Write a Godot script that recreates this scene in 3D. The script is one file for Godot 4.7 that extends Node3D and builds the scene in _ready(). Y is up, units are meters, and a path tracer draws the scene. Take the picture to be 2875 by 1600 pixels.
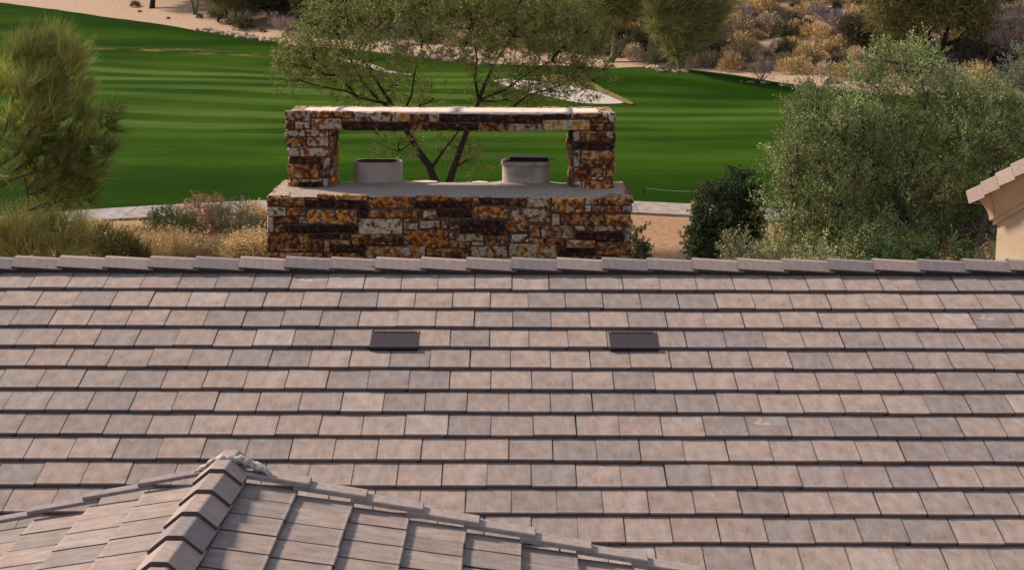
extends Node3D
# A tiled roof with a stone chimney in front of a golf fairway and a desert hillside. y is up, the view looks along -z; f below means metres ahead (-z).

var rng := RandomNumberGenerator.new()
var hill_noise := FastNoiseLite.new()
var wide_noise := FastNoiseLite.new()
var M := {}
var used := {}

# ---------------------------------------------------------------- helpers
func numbered(called: String) -> String:
	if not used.has(called):
		used[called] = 0
		return called
	used[called] += 1
	return "%s_%03d" % [called, used[called]]

func tag(o: Node, label: String, category := "", group := "", kind := "") -> Node:
	if label: o.set_meta("label", label)
	if category: o.set_meta("category", category)
	if group: o.set_meta("group", group)
	if kind: o.set_meta("kind", kind)
	return o

func thing(called: String, label: String, category: String, at := Vector3.ZERO, turn := 0.0, group := "") -> Node3D:
	var o := Node3D.new()
	o.name = numbered(called)
	add_child(o)
	o.position = at
	o.rotation.y = turn
	tag(o, label, category, group)
	return o

func part(called: String, mesh: Mesh, mat: Material, parent: Node, t := Transform3D.IDENTITY) -> MeshInstance3D:
	var o := MeshInstance3D.new()
	o.name = called if parent != self else numbered(called)
	o.mesh = mesh
	if mat: o.material_override = mat
	o.transform = t
	parent.add_child(o, true)
	return o

func dup(root: Node3D, at: Vector3, turn: float, size: Vector3, label: String, group := "") -> Node3D:
	var r: Node3D = root.duplicate()
	r.name = numbered(String(root.name).rstrip("0123456789").trim_suffix("_"))
	add_child(r)
	r.position = at
	r.rotation = Vector3(0, turn, 0)
	r.scale = size
	r.set_meta("label", label)
	if group: r.set_meta("group", group)
	return r

func lin(r: float, g: float, b: float) -> Color:
	return Color(r, g, b).linear_to_srgb()

func rnd(a: float, b: float) -> float:
	return rng.randf_range(a, b)

func started() -> SurfaceTool:
	var st := SurfaceTool.new()
	st.begin(Mesh.PRIMITIVE_TRIANGLES)
	return st

func closed(st: SurfaceTool, smooth := false) -> ArrayMesh:
	st.generate_normals()
	return st.commit()

# a flat quad a b c d, anticlockwise seen from outside
func quad(st: SurfaceTool, a: Vector3, b: Vector3, c: Vector3, d: Vector3) -> void:
	st.set_smooth_group(-1)
	for v in [a, c, b, a, d, c]:
		st.add_vertex(v)

func quad_uv(st: SurfaceTool, a: Vector3, b: Vector3, c: Vector3, d: Vector3) -> void:
	st.set_smooth_group(-1)
	var uv := [Vector2(0, 1), Vector2(1, 1), Vector2(1, 0), Vector2(0, 0)]
	var p := [a, b, c, d]
	for k in [0, 2, 1, 0, 3, 2]:
		st.set_uv(uv[k])
		st.add_vertex(p[k])

func box(st: SurfaceTool, lo: Vector3, hi: Vector3, bevel := 0.0) -> void:
	var b := bevel
	var x0 := lo.x; var x1 := hi.x; var y0 := lo.y; var y1 := hi.y; var z0 := lo.z; var z1 := hi.z
	# top with a chamfer towards the four sides
	quad(st, Vector3(x0 + b, y1, z1 - b), Vector3(x1 - b, y1, z1 - b), Vector3(x1 - b, y1, z0 + b), Vector3(x0 + b, y1, z0 + b))
	if b > 0.0:
		var t := y1 - b
		quad(st, Vector3(x0, t, z1), Vector3(x1, t, z1), Vector3(x1 - b, y1, z1 - b), Vector3(x0 + b, y1, z1 - b))
		quad(st, Vector3(x1, t, z1), Vector3(x1, t, z0), Vector3(x1 - b, y1, z0 + b), Vector3(x1 - b, y1, z1 - b))
		quad(st, Vector3(x1, t, z0), Vector3(x0, t, z0), Vector3(x0 + b, y1, z0 + b), Vector3(x1 - b, y1, z0 + b))
		quad(st, Vector3(x0, t, z0), Vector3(x0, t, z1), Vector3(x0 + b, y1, z1 - b), Vector3(x0 + b, y1, z0 + b))
		y1 = t
	quad(st, Vector3(x0, y0, z1), Vector3(x1, y0, z1), Vector3(x1, y1, z1), Vector3(x0, y1, z1))
	quad(st, Vector3(x1, y0, z1), Vector3(x1, y0, z0), Vector3(x1, y1, z0), Vector3(x1, y1, z1))
	quad(st, Vector3(x1, y0, z0), Vector3(x0, y0, z0), Vector3(x0, y1, z0), Vector3(x1, y1, z0))
	quad(st, Vector3(x0, y0, z0), Vector3(x0, y0, z1), Vector3(x0, y1, z1), Vector3(x0, y1, z0))
	quad(st, Vector3(x0, y0, z0), Vector3(x1, y0, z0), Vector3(x1, y0, z1), Vector3(x0, y0, z1))

# a tapering limb through the points
func limb(st: SurfaceTool, pts: Array, r0: float, r1: float, sides := 6) -> void:
	var n := pts.size()
	var rings := []
	var side := Vector3.RIGHT
	for i in n:
		var p: Vector3 = pts[i]
		var d: Vector3 = (pts[mini(i + 1, n - 1)] - pts[maxi(i - 1, 0)]).normalized()
		var a := d.cross(Vector3(0.31, 0.2, 0.93)).normalized()
		var b := d.cross(a).normalized()
		var r := lerpf(r0, r1, float(i) / maxf(1.0, n - 1))
		var ring := []
		for k in sides:
			var t := TAU * k / sides
			ring.append(p + (a * cos(t) + b * sin(t)) * r * (1.0 + 0.15 * sin(k * 2.7 + i * 1.9)))
		rings.append(ring)
	st.set_smooth_group(0)
	for i in n - 1:
		for k in sides:
			var k2 := (k + 1) % sides
			var a: Vector3 = rings[i][k]; var b: Vector3 = rings[i][k2]
			var c: Vector3 = rings[i + 1][k2]; var d: Vector3 = rings[i + 1][k]
			for v in [a, b, c, a, c, d]:
				st.add_vertex(v)

# a wandering line between two points
func wander(a: Vector3, b: Vector3, n: int, off: float) -> Array:
	var out := [a]
	for i in range(1, n):
		var t := float(i) / n
		out.append(a.lerp(b, t) + Vector3(rnd(-off, off), rnd(-off, off) * 0.6 + off * 0.5 * sin(PI * t), rnd(-off, off)))
	out.append(b)
	return out

# ---------------------------------------------------------------- materials
func noise_tex(size: int, freq: float, kind: int, octaves: int, ramp: Gradient, seed_: int, as_normal := false, bump := 4.0) -> NoiseTexture2D:
	var n := FastNoiseLite.new()
	n.noise_type = kind
	n.frequency = freq
	n.seed = seed_
	n.fractal_type = FastNoiseLite.FRACTAL_FBM
	n.fractal_octaves = octaves
	n.domain_warp_enabled = true
	n.domain_warp_amplitude = 0.25 / freq
	n.domain_warp_frequency = freq * 1.3
	var t := NoiseTexture2D.new()
	t.width = size
	t.height = size
	t.seamless = true
	t.noise = n
	t.as_normal_map = as_normal
	t.bump_strength = bump
	if ramp: t.color_ramp = ramp
	return t

func ramp(stops: Array) -> Gradient:
	var g := Gradient.new()
	var o := PackedFloat32Array()
	var c := PackedColorArray()
	for s in stops:
		o.append(s[0])
		c.append(lin(s[1], s[2], s[3]))
	g.offsets = o
	g.colors = c
	return g

func mat(c: Color, rough := 0.85) -> StandardMaterial3D:
	var m := StandardMaterial3D.new()
	m.albedo_color = c
	m.roughness = rough
	m.metallic_specular = 0.35
	return m

func triplanar(m: StandardMaterial3D, scale_: float, world := true) -> StandardMaterial3D:
	m.uv1_triplanar = true
	m.uv1_world_triplanar = world
	m.uv1_scale = Vector3.ONE * scale_
	return m

func leaf_mat(c: Color, through := 0.45) -> StandardMaterial3D:
	var m := StandardMaterial3D.new()
	m.albedo_color = Color.WHITE
	m.vertex_color_use_as_albedo = true
	m.roughness = 0.75
	m.metallic_specular = 0.3
	m.cull_mode = BaseMaterial3D.CULL_DISABLED
	if through > 0.0:
		m.backlight_enabled = true
		m.backlight = Color(through, through, through)
	return m

# the face of a concrete tile: faint streaks, specks and lime marks, as a factor on the tile's colour
func tile_texture(seed_: int, lime: float) -> ImageTexture:
	var w := 160
	var im := Image.create(w, w, false, Image.FORMAT_RGB8)
	var a := FastNoiseLite.new(); a.seed = seed_; a.frequency = 0.014; a.fractal_octaves = 4
	var b := FastNoiseLite.new(); b.seed = seed_ + 50; b.frequency = 0.35
	var c := FastNoiseLite.new(); c.seed = seed_ + 90; c.frequency = 0.045
	for y in w:
		for x in w:
			var v := 0.755 + 0.10 * a.get_noise_2d(x * 1.0, y * 0.7) + 0.025 * b.get_noise_2d(x, y * 2.0) + 0.035 * c.get_noise_2d(x * 0.3, y * 3.2)
			v += 0.04 * c.get_noise_2d(x * 2.6 + 300.0, y * 0.22)                          # rain streaks
			v -= 0.14 * maxf(0.0, a.get_noise_2d(x * 1.6 + 500.0, y * 1.6) - 0.22)        # grey bloom
			if y > w - 8: v += 0.05
			if x < 3 or x > w - 4: v -= 0.08
			var q := clampf(v, 0.3, 1.0)
			var h := a.get_noise_2d(y * 0.8 + 900.0, x * 0.8)
			im.set_pixel(x, y, Color(q, q * (1.0 - 0.05 * h), q * (1.0 - 0.09 * h)))
	var r := RandomNumberGenerator.new()
	r.seed = seed_ * 7 + 3
	# faint lime streaks under the nail line, now and then one near the foot
	for k in int(lime * 2.0):
		var x0 := r.randi_range(10, w - 14)
		var y0 := r.randi_range(10, 34) if r.randf() < 0.75 else r.randi_range(96, 132)
		var long := r.randi_range(7, 22)
		var much := r.randf_range(0.25, 0.75)
		for y in long:
			for x in r.randi_range(3, 5):
				var at := Vector2i(mini(x0 + x, w - 1), mini(y0 + y, w - 1))
				im.set_pixelv(at, im.get_pixelv(at).lerp(Color(0.97, 0.96, 0.95), much * (1.0 - 0.5 * y / long)))
	for k in int(lime * 7.0):
		var at := Vector2i(r.randi_range(2, w - 4), r.randi_range(2, w - 4))
		im.set_pixelv(at, im.get_pixelv(at).lerp(Color(1, 1, 1), 0.5))
	if lime > 2.4:   # a washed-out lime stain
		for y in range(40, 100):
			for x in range(20, 108):
				var s := a.get_noise_2d(x * 2.2 + 70.0, y * 3.0) + 0.35 - absf(x - 62.0) / 90.0 - absf(y - 84.0) / 60.0
				if s > 0.0: im.set_pixel(x, y, im.get_pixel(x, y).lerp(Color(1, 1, 1), clampf(s * 2.0, 0.0, 0.75)))
	return ImageTexture.create_from_image(im)

func make_materials() -> void:
	var texs := []
	for k in 10: texs.append(tile_texture(11 + k * 17, [0.0, 0.5, 0.3, 1.0, 2.5, 0.6, 0.4, 1.4, 0.0, 0.8][k]))
	var rough_n := noise_tex(256, 0.05, FastNoiseLite.TYPE_SIMPLEX, 4, null, 5, true, 3.0)
	M.tiles = []
	# pink-tan, grey, warm grey, pale, brown-tan, blue-grey (linear)
	var tints := [[0.515, 0.398, 0.346], [0.402, 0.326, 0.296], [0.45, 0.358, 0.318], [0.565, 0.455, 0.405], [0.48, 0.366, 0.318], [0.382, 0.318, 0.304]]
	for i in tints.size():
		var row := []
		for k in 10:
			var m := mat(lin(tints[i][0], tints[i][1], tints[i][2]), 0.8)
			m.albedo_texture = texs[k]
			m.normal_enabled = true
			m.normal_texture = rough_n
			m.normal_scale = 0.22
			row.append(m)
		M.tiles.append(row)
	M.butts = []  # tile feet: their shade is painted in as a much darker colour
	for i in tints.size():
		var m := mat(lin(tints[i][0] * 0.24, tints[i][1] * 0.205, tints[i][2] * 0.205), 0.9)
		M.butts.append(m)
	M.caps = []
	var grain := noise_tex(256, 0.03, FastNoiseLite.TYPE_SIMPLEX, 4, ramp([[0.0, 0.62, 0.62, 0.62], [0.5, 0.78, 0.78, 0.78], [1.0, 0.95, 0.94, 0.93]]), 77)
	for c in [[0.31, 0.245, 0.225], [0.255, 0.21, 0.21], [0.36, 0.275, 0.245], [0.37, 0.305, 0.275], [0.2, 0.165, 0.14], [0.42, 0.33, 0.29], [0.46, 0.37, 0.33]]:
		var m := mat(lin(c[0], c[1], c[2]), 0.75)
		m.albedo_texture = grain
		triplanar(m, 1.6)
		M.caps.append(m)
	M.cap_end = mat(lin(0.085, 0.062, 0.055), 0.9)  # cap ends and edges, the shade of the unlit side put into the colour
	M.deck = mat(lin(0.05, 0.045, 0.045))
	M.vent = mat(lin(0.034, 0.022, 0.028), 0.5)
	M.vent_dark = mat(lin(0.03, 0.012, 0.008), 0.6)
	# mottled stones
	M.stone = {}
	var ramps := {
		"d": [[0.0, 0.0134, 0.0049, 0.0032], [0.45, 0.0291, 0.0098, 0.0056], [0.62, 0.0504, 0.0167, 0.008], [0.76, 0.0952, 0.0353, 0.0144], [0.9, 0.2912, 0.1666, 0.088]],
		"b": [[0.0, 0.0336, 0.0108, 0.0048], [0.34, 0.084, 0.0245, 0.0072], [0.5, 0.168, 0.0549, 0.0136], [0.66, 0.2632, 0.1029, 0.0304], [0.9, 0.448, 0.2646, 0.136]],
		"o": [[0.0, 0.0784, 0.0216, 0.0048], [0.32, 0.1904, 0.0568, 0.0096], [0.5, 0.3696, 0.1294, 0.0208], [0.66, 0.4928, 0.2058, 0.044], [0.9, 0.6272, 0.392, 0.192]],
		"t": [[0.0, 0.0896, 0.0314, 0.0104], [0.32, 0.2352, 0.098, 0.0336], [0.5, 0.3808, 0.196, 0.0736], [0.66, 0.4816, 0.2793, 0.12], [0.9, 0.6272, 0.4312, 0.248]],
		"l": [[0.0, 0.06, 0.02, 0.008], [0.36, 0.19, 0.072, 0.026], [0.47, 0.34, 0.2, 0.1], [0.58, 0.46, 0.36, 0.26], [0.9, 0.58, 0.51, 0.44]],
		"w": [[0.0, 0.24, 0.15, 0.09], [0.3, 0.42, 0.35, 0.28], [0.5, 0.52, 0.47, 0.42], [0.9, 0.62, 0.59, 0.56]],
		"g": [[0.0, 0.2016, 0.0784, 0.02], [0.36, 0.4032, 0.196, 0.056], [0.55, 0.5376, 0.3234, 0.12], [0.9, 0.6272, 0.441, 0.224]],
	}
	var bump := noise_tex(512, 0.035, FastNoiseLite.TYPE_SIMPLEX, 5, null, 31, true, 9.0)
	var patch_tex := [
		noise_tex(256, 0.05, FastNoiseLite.TYPE_SIMPLEX, 4, ramp([[0.2, 0.30, 0.215, 0.145], [0.5, 0.42, 0.335, 0.25], [0.8, 0.52, 0.45, 0.38]]), 141),
		noise_tex(256, 0.05, FastNoiseLite.TYPE_SIMPLEX, 4, ramp([[0.2, 0.20, 0.075, 0.015], [0.5, 0.40, 0.18, 0.04], [0.8, 0.40, 0.30, 0.20]]), 143),
		noise_tex(256, 0.05, FastNoiseLite.TYPE_SIMPLEX, 4, ramp([[0.2, 0.06, 0.022, 0.010], [0.6, 0.16, 0.08, 0.04], [0.8, 0.44, 0.36, 0.28]]), 145)]
	var patch_mask := noise_tex(512, 0.0085, FastNoiseLite.TYPE_SIMPLEX, 5, ramp([[0.0, 0, 0, 0], [0.60, 0, 0, 0], [0.67, 0.85, 0.85, 0.85], [1.0, 1, 1, 1]]), 147)
	var i := 0
	for k in ramps:
		var m := mat(Color.WHITE, 0.7)
		m.albedo_texture = noise_tex(512, 0.019, FastNoiseLite.TYPE_SIMPLEX, 6, ramp(ramps[k]), 40 + i)
		m.normal_enabled = true
		m.normal_texture = bump
		m.normal_scale = 0.7
		if k != "d":
			m.detail_enabled = true
			m.detail_blend_mode = BaseMaterial3D.BLEND_MODE_MIX
			m.detail_albedo = patch_tex[0 if k in ["t", "l", "g"] else 1 if k == "b" else 2]
			m.detail_mask = patch_mask
		M.stone[k] = []
		for q in 4:
			var v: StandardMaterial3D = m.duplicate()
			v.albedo_color = [Color(1, 1, 1), Color(0.92, 0.84, 0.76), Color(1.0, 0.93, 0.84), Color(0.82, 0.78, 0.76)][q]
			M.stone[k].append(v)
		i += 1
	M.mortar = mat(Color.WHITE, 0.95)
	M.mortar.albedo_texture = noise_tex(512, 0.02, FastNoiseLite.TYPE_SIMPLEX, 4, ramp([[0.0, 0.05, 0.03, 0.02], [0.5, 0.11, 0.07, 0.048], [1.0, 0.20, 0.14, 0.105]]), 61)
	triplanar(M.mortar, 1.4)
	M.wash = mat(Color.WHITE, 0.95)
	M.wash.albedo_texture = noise_tex(512, 0.03, FastNoiseLite.TYPE_SIMPLEX, 6, ramp([[0.1, 0.235, 0.185, 0.15], [0.5, 0.30, 0.24, 0.197], [0.9, 0.39, 0.325, 0.275]]), 67)
	M.wash.normal_enabled = true
	M.wash.normal_texture = bump
	M.wash.normal_scale = 0.12
	triplanar(M.wash, 1.1)
	M.cream = mat(Color.WHITE, 0.9)
	M.cream.albedo_texture = noise_tex(512, 0.012, FastNoiseLite.TYPE_SIMPLEX, 5, ramp([[0.1, 0.42, 0.31, 0.25], [0.35, 0.60, 0.49, 0.41], [0.9, 0.68, 0.57, 0.48]]), 71)
	triplanar(M.cream, 0.9)
	M.mastic = mat(Color.WHITE, 0.9)
	M.mastic.albedo_texture = noise_tex(256, 0.03, FastNoiseLite.TYPE_SIMPLEX, 4, ramp([[0.2, 0.22, 0.18, 0.14], [0.45, 0.36, 0.32, 0.28], [0.7, 0.47, 0.45, 0.43]]), 73)
	triplanar(M.mastic, 2.5)
	M.flue = mat(Color.WHITE, 0.55)
	M.flue.albedo_texture = noise_tex(256, 0.01, FastNoiseLite.TYPE_SIMPLEX, 4, ramp([[0.2, 0.27, 0.21, 0.165], [0.35, 0.36, 0.295, 0.245], [0.8, 0.40, 0.33, 0.28]]), 79)
	triplanar(M.flue, 0.8)
	M.rust = mat(lin(0.10, 0.045, 0.03), 0.8)
	M.soot = mat(lin(0.012, 0.01, 0.01), 0.7)
	M.stucco = mat(Color.WHITE, 0.95)
	M.stucco.albedo_texture = noise_tex(512, 0.01, FastNoiseLite.TYPE_SIMPLEX, 5, ramp([[0.2, 0.37, 0.29, 0.205], [0.8, 0.44, 0.355, 0.26]]), 83)
	triplanar(M.stucco, 0.35)
	M.groove = mat(lin(0.16, 0.10, 0.06))
	# ground
	M.sand = mat(Color.WHITE, 1.0)
	M.sand.vertex_color_use_as_albedo = true
	M.sand.albedo_texture = noise_tex(1024, 0.02, FastNoiseLite.TYPE_SIMPLEX, 6, ramp([[0.1, 0.55, 0.5, 0.46], [0.45, 0.84, 0.82, 0.8], [0.9, 1.0, 1.0, 1.0]]), 91)
	triplanar(M.sand, 0.16)
	M.grass = mat(Color.WHITE, 1.0)
	M.grass.metallic_specular = 0.1
	M.grass.vertex_color_use_as_albedo = true
	M.grass.albedo_texture = noise_tex(1024, 0.05, FastNoiseLite.TYPE_SIMPLEX, 6, ramp([[0.1, 0.5, 0.56, 0.4], [0.45, 0.85, 0.84, 0.72], [0.9, 1.0, 0.97, 0.9]]), 93)
	M.grass.heightmap_enabled = true
	M.grass.heightmap_texture = M.grass.albedo_texture
	M.grass.heightmap_scale = 5.0
	triplanar(M.grass, 0.12)
	M.bunker = mat(Color.WHITE, 1.0)
	M.bunker.albedo_texture = noise_tex(512, 0.03, FastNoiseLite.TYPE_SIMPLEX, 5, ramp([[0.1, 0.36, 0.30, 0.26], [0.8, 0.45, 0.39, 0.35]]), 97)
	triplanar(M.bunker, 0.2)
	M.concrete = []
	for k in 3:
		var m := mat(Color.WHITE, 0.9)
		m.albedo_texture = noise_tex(256, 0.015, FastNoiseLite.TYPE_SIMPLEX, 5, ramp([[0.1, 0.19, 0.165, 0.15], [0.5, 0.27, 0.24, 0.23], [0.9, 0.33, 0.30, 0.285]]), 101 + k)
		m.albedo_color = [Color(1, 1, 1), Color(0.9, 0.9, 0.92), Color(1.0, 0.96, 0.93)][k]
		triplanar(m, 0.4)
		M.concrete.append(m)
	M.bark = mat(Color.WHITE, 0.95)
	M.bark.albedo_texture = noise_tex(256, 0.04, FastNoiseLite.TYPE_SIMPLEX, 4, ramp([[0.2, 0.012, 0.008, 0.006], [0.6, 0.035, 0.024, 0.018], [0.9, 0.08, 0.06, 0.045]]), 111)
	triplanar(M.bark, 2.0)
	M.grey_bark = mat(Color.WHITE, 0.95)
	M.grey_bark.albedo_texture = noise_tex(256, 0.04, FastNoiseLite.TYPE_SIMPLEX, 4, ramp([[0.2, 0.03, 0.023, 0.018], [0.6, 0.085, 0.07, 0.055], [0.9, 0.20, 0.17, 0.14]]), 113)
	triplanar(M.grey_bark, 2.0)
	M.pale_bark = mat(lin(0.26, 0.22, 0.18), 0.9)
	M.green_bark = mat(Color.WHITE, 0.9)
	M.green_bark.albedo_texture = noise_tex(256, 0.02, FastNoiseLite.TYPE_SIMPLEX, 4, ramp([[0.2, 0.085, 0.095, 0.045], [0.7, 0.16, 0.17, 0.09], [0.9, 0.25, 0.23, 0.15]]), 117)
	triplanar(M.green_bark, 1.0)
	M.cactus = mat(Color.WHITE, 0.85)
	M.cactus.albedo_texture = noise_tex(256, 0.02, FastNoiseLite.TYPE_SIMPLEX, 4, ramp([[0.2, 0.10, 0.10, 0.045], [0.7, 0.19, 0.175, 0.09], [0.9, 0.29, 0.24, 0.14]]), 119)
	triplanar(M.cactus, 1.0)
	M.leaf = leaf_mat(Color.WHITE)
	M.straw = leaf_mat(Color.WHITE, 0.4)
	M.rock = []
	for c in [[0.42, 0.29, 0.21], [0.34, 0.22, 0.16], [0.46, 0.36, 0.28], [0.20, 0.14, 0.11]]:
		var m := mat(lin(c[0], c[1], c[2]), 0.95)
		m.albedo_texture = grain
		triplanar(m, 0.7)
		M.rock.append(m)
	M.iron = mat(lin(0.01, 0.01, 0.01), 0.6)
	M.cord = mat(lin(0.30, 0.28, 0.16), 0.8)

# ---------------------------------------------------------------- the lie of the land
func edge(x: float) -> float:   # how far the fairway reaches
	var p := [[-120.0, 178.0], [-60.0, 150.0], [-43.7, 141.6], [-31.0, 131.7], [-18.7, 120.0], [-10.7, 113.5], [-5.0, 109.0], [0.0, 106.0], [5.3, 105.4], [10.0, 101.0], [18.8, 94.0], [27.6, 88.5], [40.0, 83.0], [120.0, 60.0]]
	for i in p.size() - 1:
		if x <= p[i + 1][0] or i == p.size() - 2:
			return lerpf(p[i][1], p[i + 1][1], (x - p[i][0]) / (p[i + 1][0] - p[i][0]))
	return 100.0

func edge_smooth(x: float) -> float:
	return (edge(x - 1.5) + edge(x) + edge(x + 1.5)) / 3.0

func beyond(x: float, f: float) -> float:   # metres past the fairway's far edge
	return (f - edge(x)) / (1.25 if x < 0.0 else 1.15)

func land(x: float, f: float) -> float:
	var r := maxf(0.0, f - 58.0)
	var h := 0.00058 * minf(r, 95.0) ** 2 + (maxf(r, 95.0) - 95.0) * 0.11
	var d := beyond(x, f)
	if d > 0.0:
		h += 0.04 * d + 0.2 * 2.0 * log(1.0 + exp(clampf((d - 5.0) / 2.0, -20.0, 30.0))) - 0.2 * 2.0 * log(1.0 + exp(-2.5))
		h += smoothstep(4.0, 14.0, d) * (0.7 * hill_noise.get_noise_2d(x, f) + 0.25 * hill_noise.get_noise_2d(x * 4.0, f * 4.0))
	else:
		h += smoothstep(0.0, -6.0, d) * smoothstep(60.0, 75.0, f) * 0.35 * wide_noise.get_noise_2d(x, f * 1.5)
		# the mound at the far right of the fairway
		h += 0.9 * exp(-((x - 8.0) / 6.0) ** 2 - ((f - 97.0) / 4.0) ** 2)
	return h

func path_far(x: float) -> float:
	return 56.9 - 0.021 * (x + 2.0) ** 2 if x > -2.0 else 56.9 - 0.0215 * (x + 2.0) ** 2

func path_near(x: float) -> float:
	return path_far(x) - 2.55

func on_land(x: float, f: float, up := 0.0) -> Vector3:
	return Vector3(x, land(x, f) + up, -f)

func grid_mesh(nx: int, nf: int, at: Callable, tint: Callable) -> ArrayMesh:
	var v := PackedVector3Array()
	var c := PackedColorArray()
	var idx := PackedInt32Array()
	for j in nf + 1:
		for i in nx + 1:
			var p: Vector3 = at.call(float(i) / nx, float(j) / nf)
			v.append(p)
			c.append(tint.call(p.x, -p.z))
	for j in nf:
		for i in nx:
			var a := j * (nx + 1) + i
			idx.append_array(PackedInt32Array([a, a + nx + 1, a + 1, a + 1, a + nx + 1, a + nx + 2]))
	var arr := []
	arr.resize(Mesh.ARRAY_MAX)
	arr[Mesh.ARRAY_VERTEX] = v
	arr[Mesh.ARRAY_COLOR] = c
	arr[Mesh.ARRAY_INDEX] = idx
	var nrm := PackedVector3Array()
	nrm.resize(v.size())
	for k in range(0, idx.size(), 3):
		var n := (v[idx[k + 2]] - v[idx[k]]).cross(v[idx[k + 1]] - v[idx[k]])
		for q in 3: nrm[idx[k + q]] += n
	for k in nrm.size(): nrm[k] = nrm[k].normalized() if nrm[k].y >= 0.0 else -nrm[k].normalized()
	arr[Mesh.ARRAY_NORMAL] = nrm
	var m := ArrayMesh.new()
	m.add_surface_from_arrays(Mesh.PRIMITIVE_TRIANGLES, arr)
	return m

func ground_tint(x: float, f: float) -> Color:
	var d := beyond(x, f)
	var n := hill_noise.get_noise_2d(x * 1.7 + 40.0, f * 1.7)
	var pale := Color(0.43, 0.30, 0.205)
	var brown := Color(0.24, 0.15, 0.095)
	var c := pale.lerp(brown, clampf(smoothstep(3.0, 11.0, d) * (0.75 + 0.6 * n), 0.0, 1.0))
	if f < 58.0: c = Color(0.36, 0.215, 0.115).lerp(Color(0.30, 0.17, 0.09), clampf(0.5 + n, 0.0, 1.0))
	return c

func stripes(x: float, f: float) -> float:
	var k := lerpf(-0.10, 0.22, smoothstep(64.0, 96.0, f))
	var s := (f + k * x) / 3.7 + 0.10 * wide_noise.get_noise_2d(x * 2.0, f)
	return 0.5 + 0.5 * clampf(sin(TAU * s) * 3.5, -1.0, 1.0)

func fairway_tint(x: float, f: float) -> Color:
	var w := (0.22 * smoothstep(62.0, 68.0, f) + 0.78 * smoothstep(72.0, 80.0, f)) * smoothstep(108.0, 99.0, f + 0.15 * x)
	var s := stripes(x, f)
	var n := wide_noise.get_noise_2d(x * 3.0, f * 3.0)
	var dark := Color(0.018, 0.050, 0.003)
	var mid := Color(0.035, 0.079, 0.004)
	var light := Color(0.085, 0.136, 0.036)
	var c := dark.lerp(mid, clampf(0.45 + 1.2 * n, 0.0, 1.0))
	c = c.lerp(light, 0.85 * w * s * clampf(0.6 + 0.9 * wide_noise.get_noise_2d(x * 0.7 + 90.0, f * 4.0), 0.25, 1.0))
	c = c.lerp(Color(0.010, 0.033, 0.003), smoothstep(66.0, 57.5, f) * 0.75)       # grass darker towards the path
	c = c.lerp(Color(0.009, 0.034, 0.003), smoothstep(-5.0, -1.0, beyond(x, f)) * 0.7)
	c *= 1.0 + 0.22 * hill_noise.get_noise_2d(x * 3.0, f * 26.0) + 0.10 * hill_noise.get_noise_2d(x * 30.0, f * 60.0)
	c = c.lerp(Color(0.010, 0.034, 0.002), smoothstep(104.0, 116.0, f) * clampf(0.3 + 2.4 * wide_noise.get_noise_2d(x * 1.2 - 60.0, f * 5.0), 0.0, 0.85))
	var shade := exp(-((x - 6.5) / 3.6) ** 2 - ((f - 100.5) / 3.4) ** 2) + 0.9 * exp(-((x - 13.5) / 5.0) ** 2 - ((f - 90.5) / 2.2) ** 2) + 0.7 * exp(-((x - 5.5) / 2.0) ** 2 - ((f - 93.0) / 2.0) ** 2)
	c = c.lerp(Color(0.010, 0.036, 0.002), clampf(shade * 1.2, 0.0, 0.92))   # shade on the mound's slopes painted into the grass
	# a worn yellow patch far off
	var y := exp(-((x + 21.5) / 4.5) ** 2 - ((f - 111.5 + 0.25 * (x + 22.0)) / 1.3) ** 2) + 0.7 * exp(-((x + 33.0) / 5.0) ** 2 - ((f - 113.0) / 1.6) ** 2)
	c = c.lerp(Color(0.22, 0.17, 0.06), clampf(y * (0.15 + 2.6 * hill_noise.get_noise_2d(x * 5.0, f * 14.0)), 0.0, 0.75))
	return c

# a flat outline laid on the land
func sheet(outline: Array, up: float, swell := 0.0) -> ArrayMesh:
	var poly := PackedVector2Array()
	for p in outline: poly.append(Vector2(p[0], p[1]))
	# refine and soften the outline
	for turn in 3:
		var q := PackedVector2Array()
		for i in poly.size():
			var a := poly[i]; var b := poly[(i + 1) % poly.size()]
			q.append(a.lerp(b, 0.25)); q.append(a.lerp(b, 0.75))
		poly = q
	var mid := Vector2.ZERO
	for p in poly: mid += p / poly.size()
	var st := started()
	st.set_smooth_group(0)
	var rings := 7
	# strips from the outline inwards along the shape's own length
	var tri := Geometry2D.triangulate_polygon(poly)
	for k in range(0, tri.size(), 3):
		var a := poly[tri[k]]; var b := poly[tri[k + 1]]; var c := poly[tri[k + 2]]
		if (b - a).cross(c - a) < 0.0:
			var s := b; b = c; c = s
		patch(st, a, b, c, up, 2)
	st.index()
	st.generate_normals()
	return st.commit()

func patch(st: SurfaceTool, a: Vector2, b: Vector2, c: Vector2, up: float, depth: int) -> void:
	if depth > 0 and maxf(a.distance_to(b), maxf(b.distance_to(c), c.distance_to(a))) > 0.9:
		var ab := (a + b) / 2.0; var bc := (b + c) / 2.0; var ca := (c + a) / 2.0
		patch(st, a, ab, ca, up, depth - 1); patch(st, ab, b, bc, up, depth - 1); patch(st, ca, bc, c, up, depth - 1); patch(st, ab, bc, ca, up, depth - 1)
		return
	for p in [a, c, b]:
		st.add_vertex(on_land(p.x, p.y, up))

# ---------------------------------------------------------------- plants
func varied(c: Color, k: float) -> Color:
	var v := 1.0 + rnd(-k, k)
	return Color(c.r * v * (1.0 + rnd(-0.1, 0.1)), c.g * v, c.b * v * (1.0 + rnd(-0.15, 0.15)))

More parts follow.
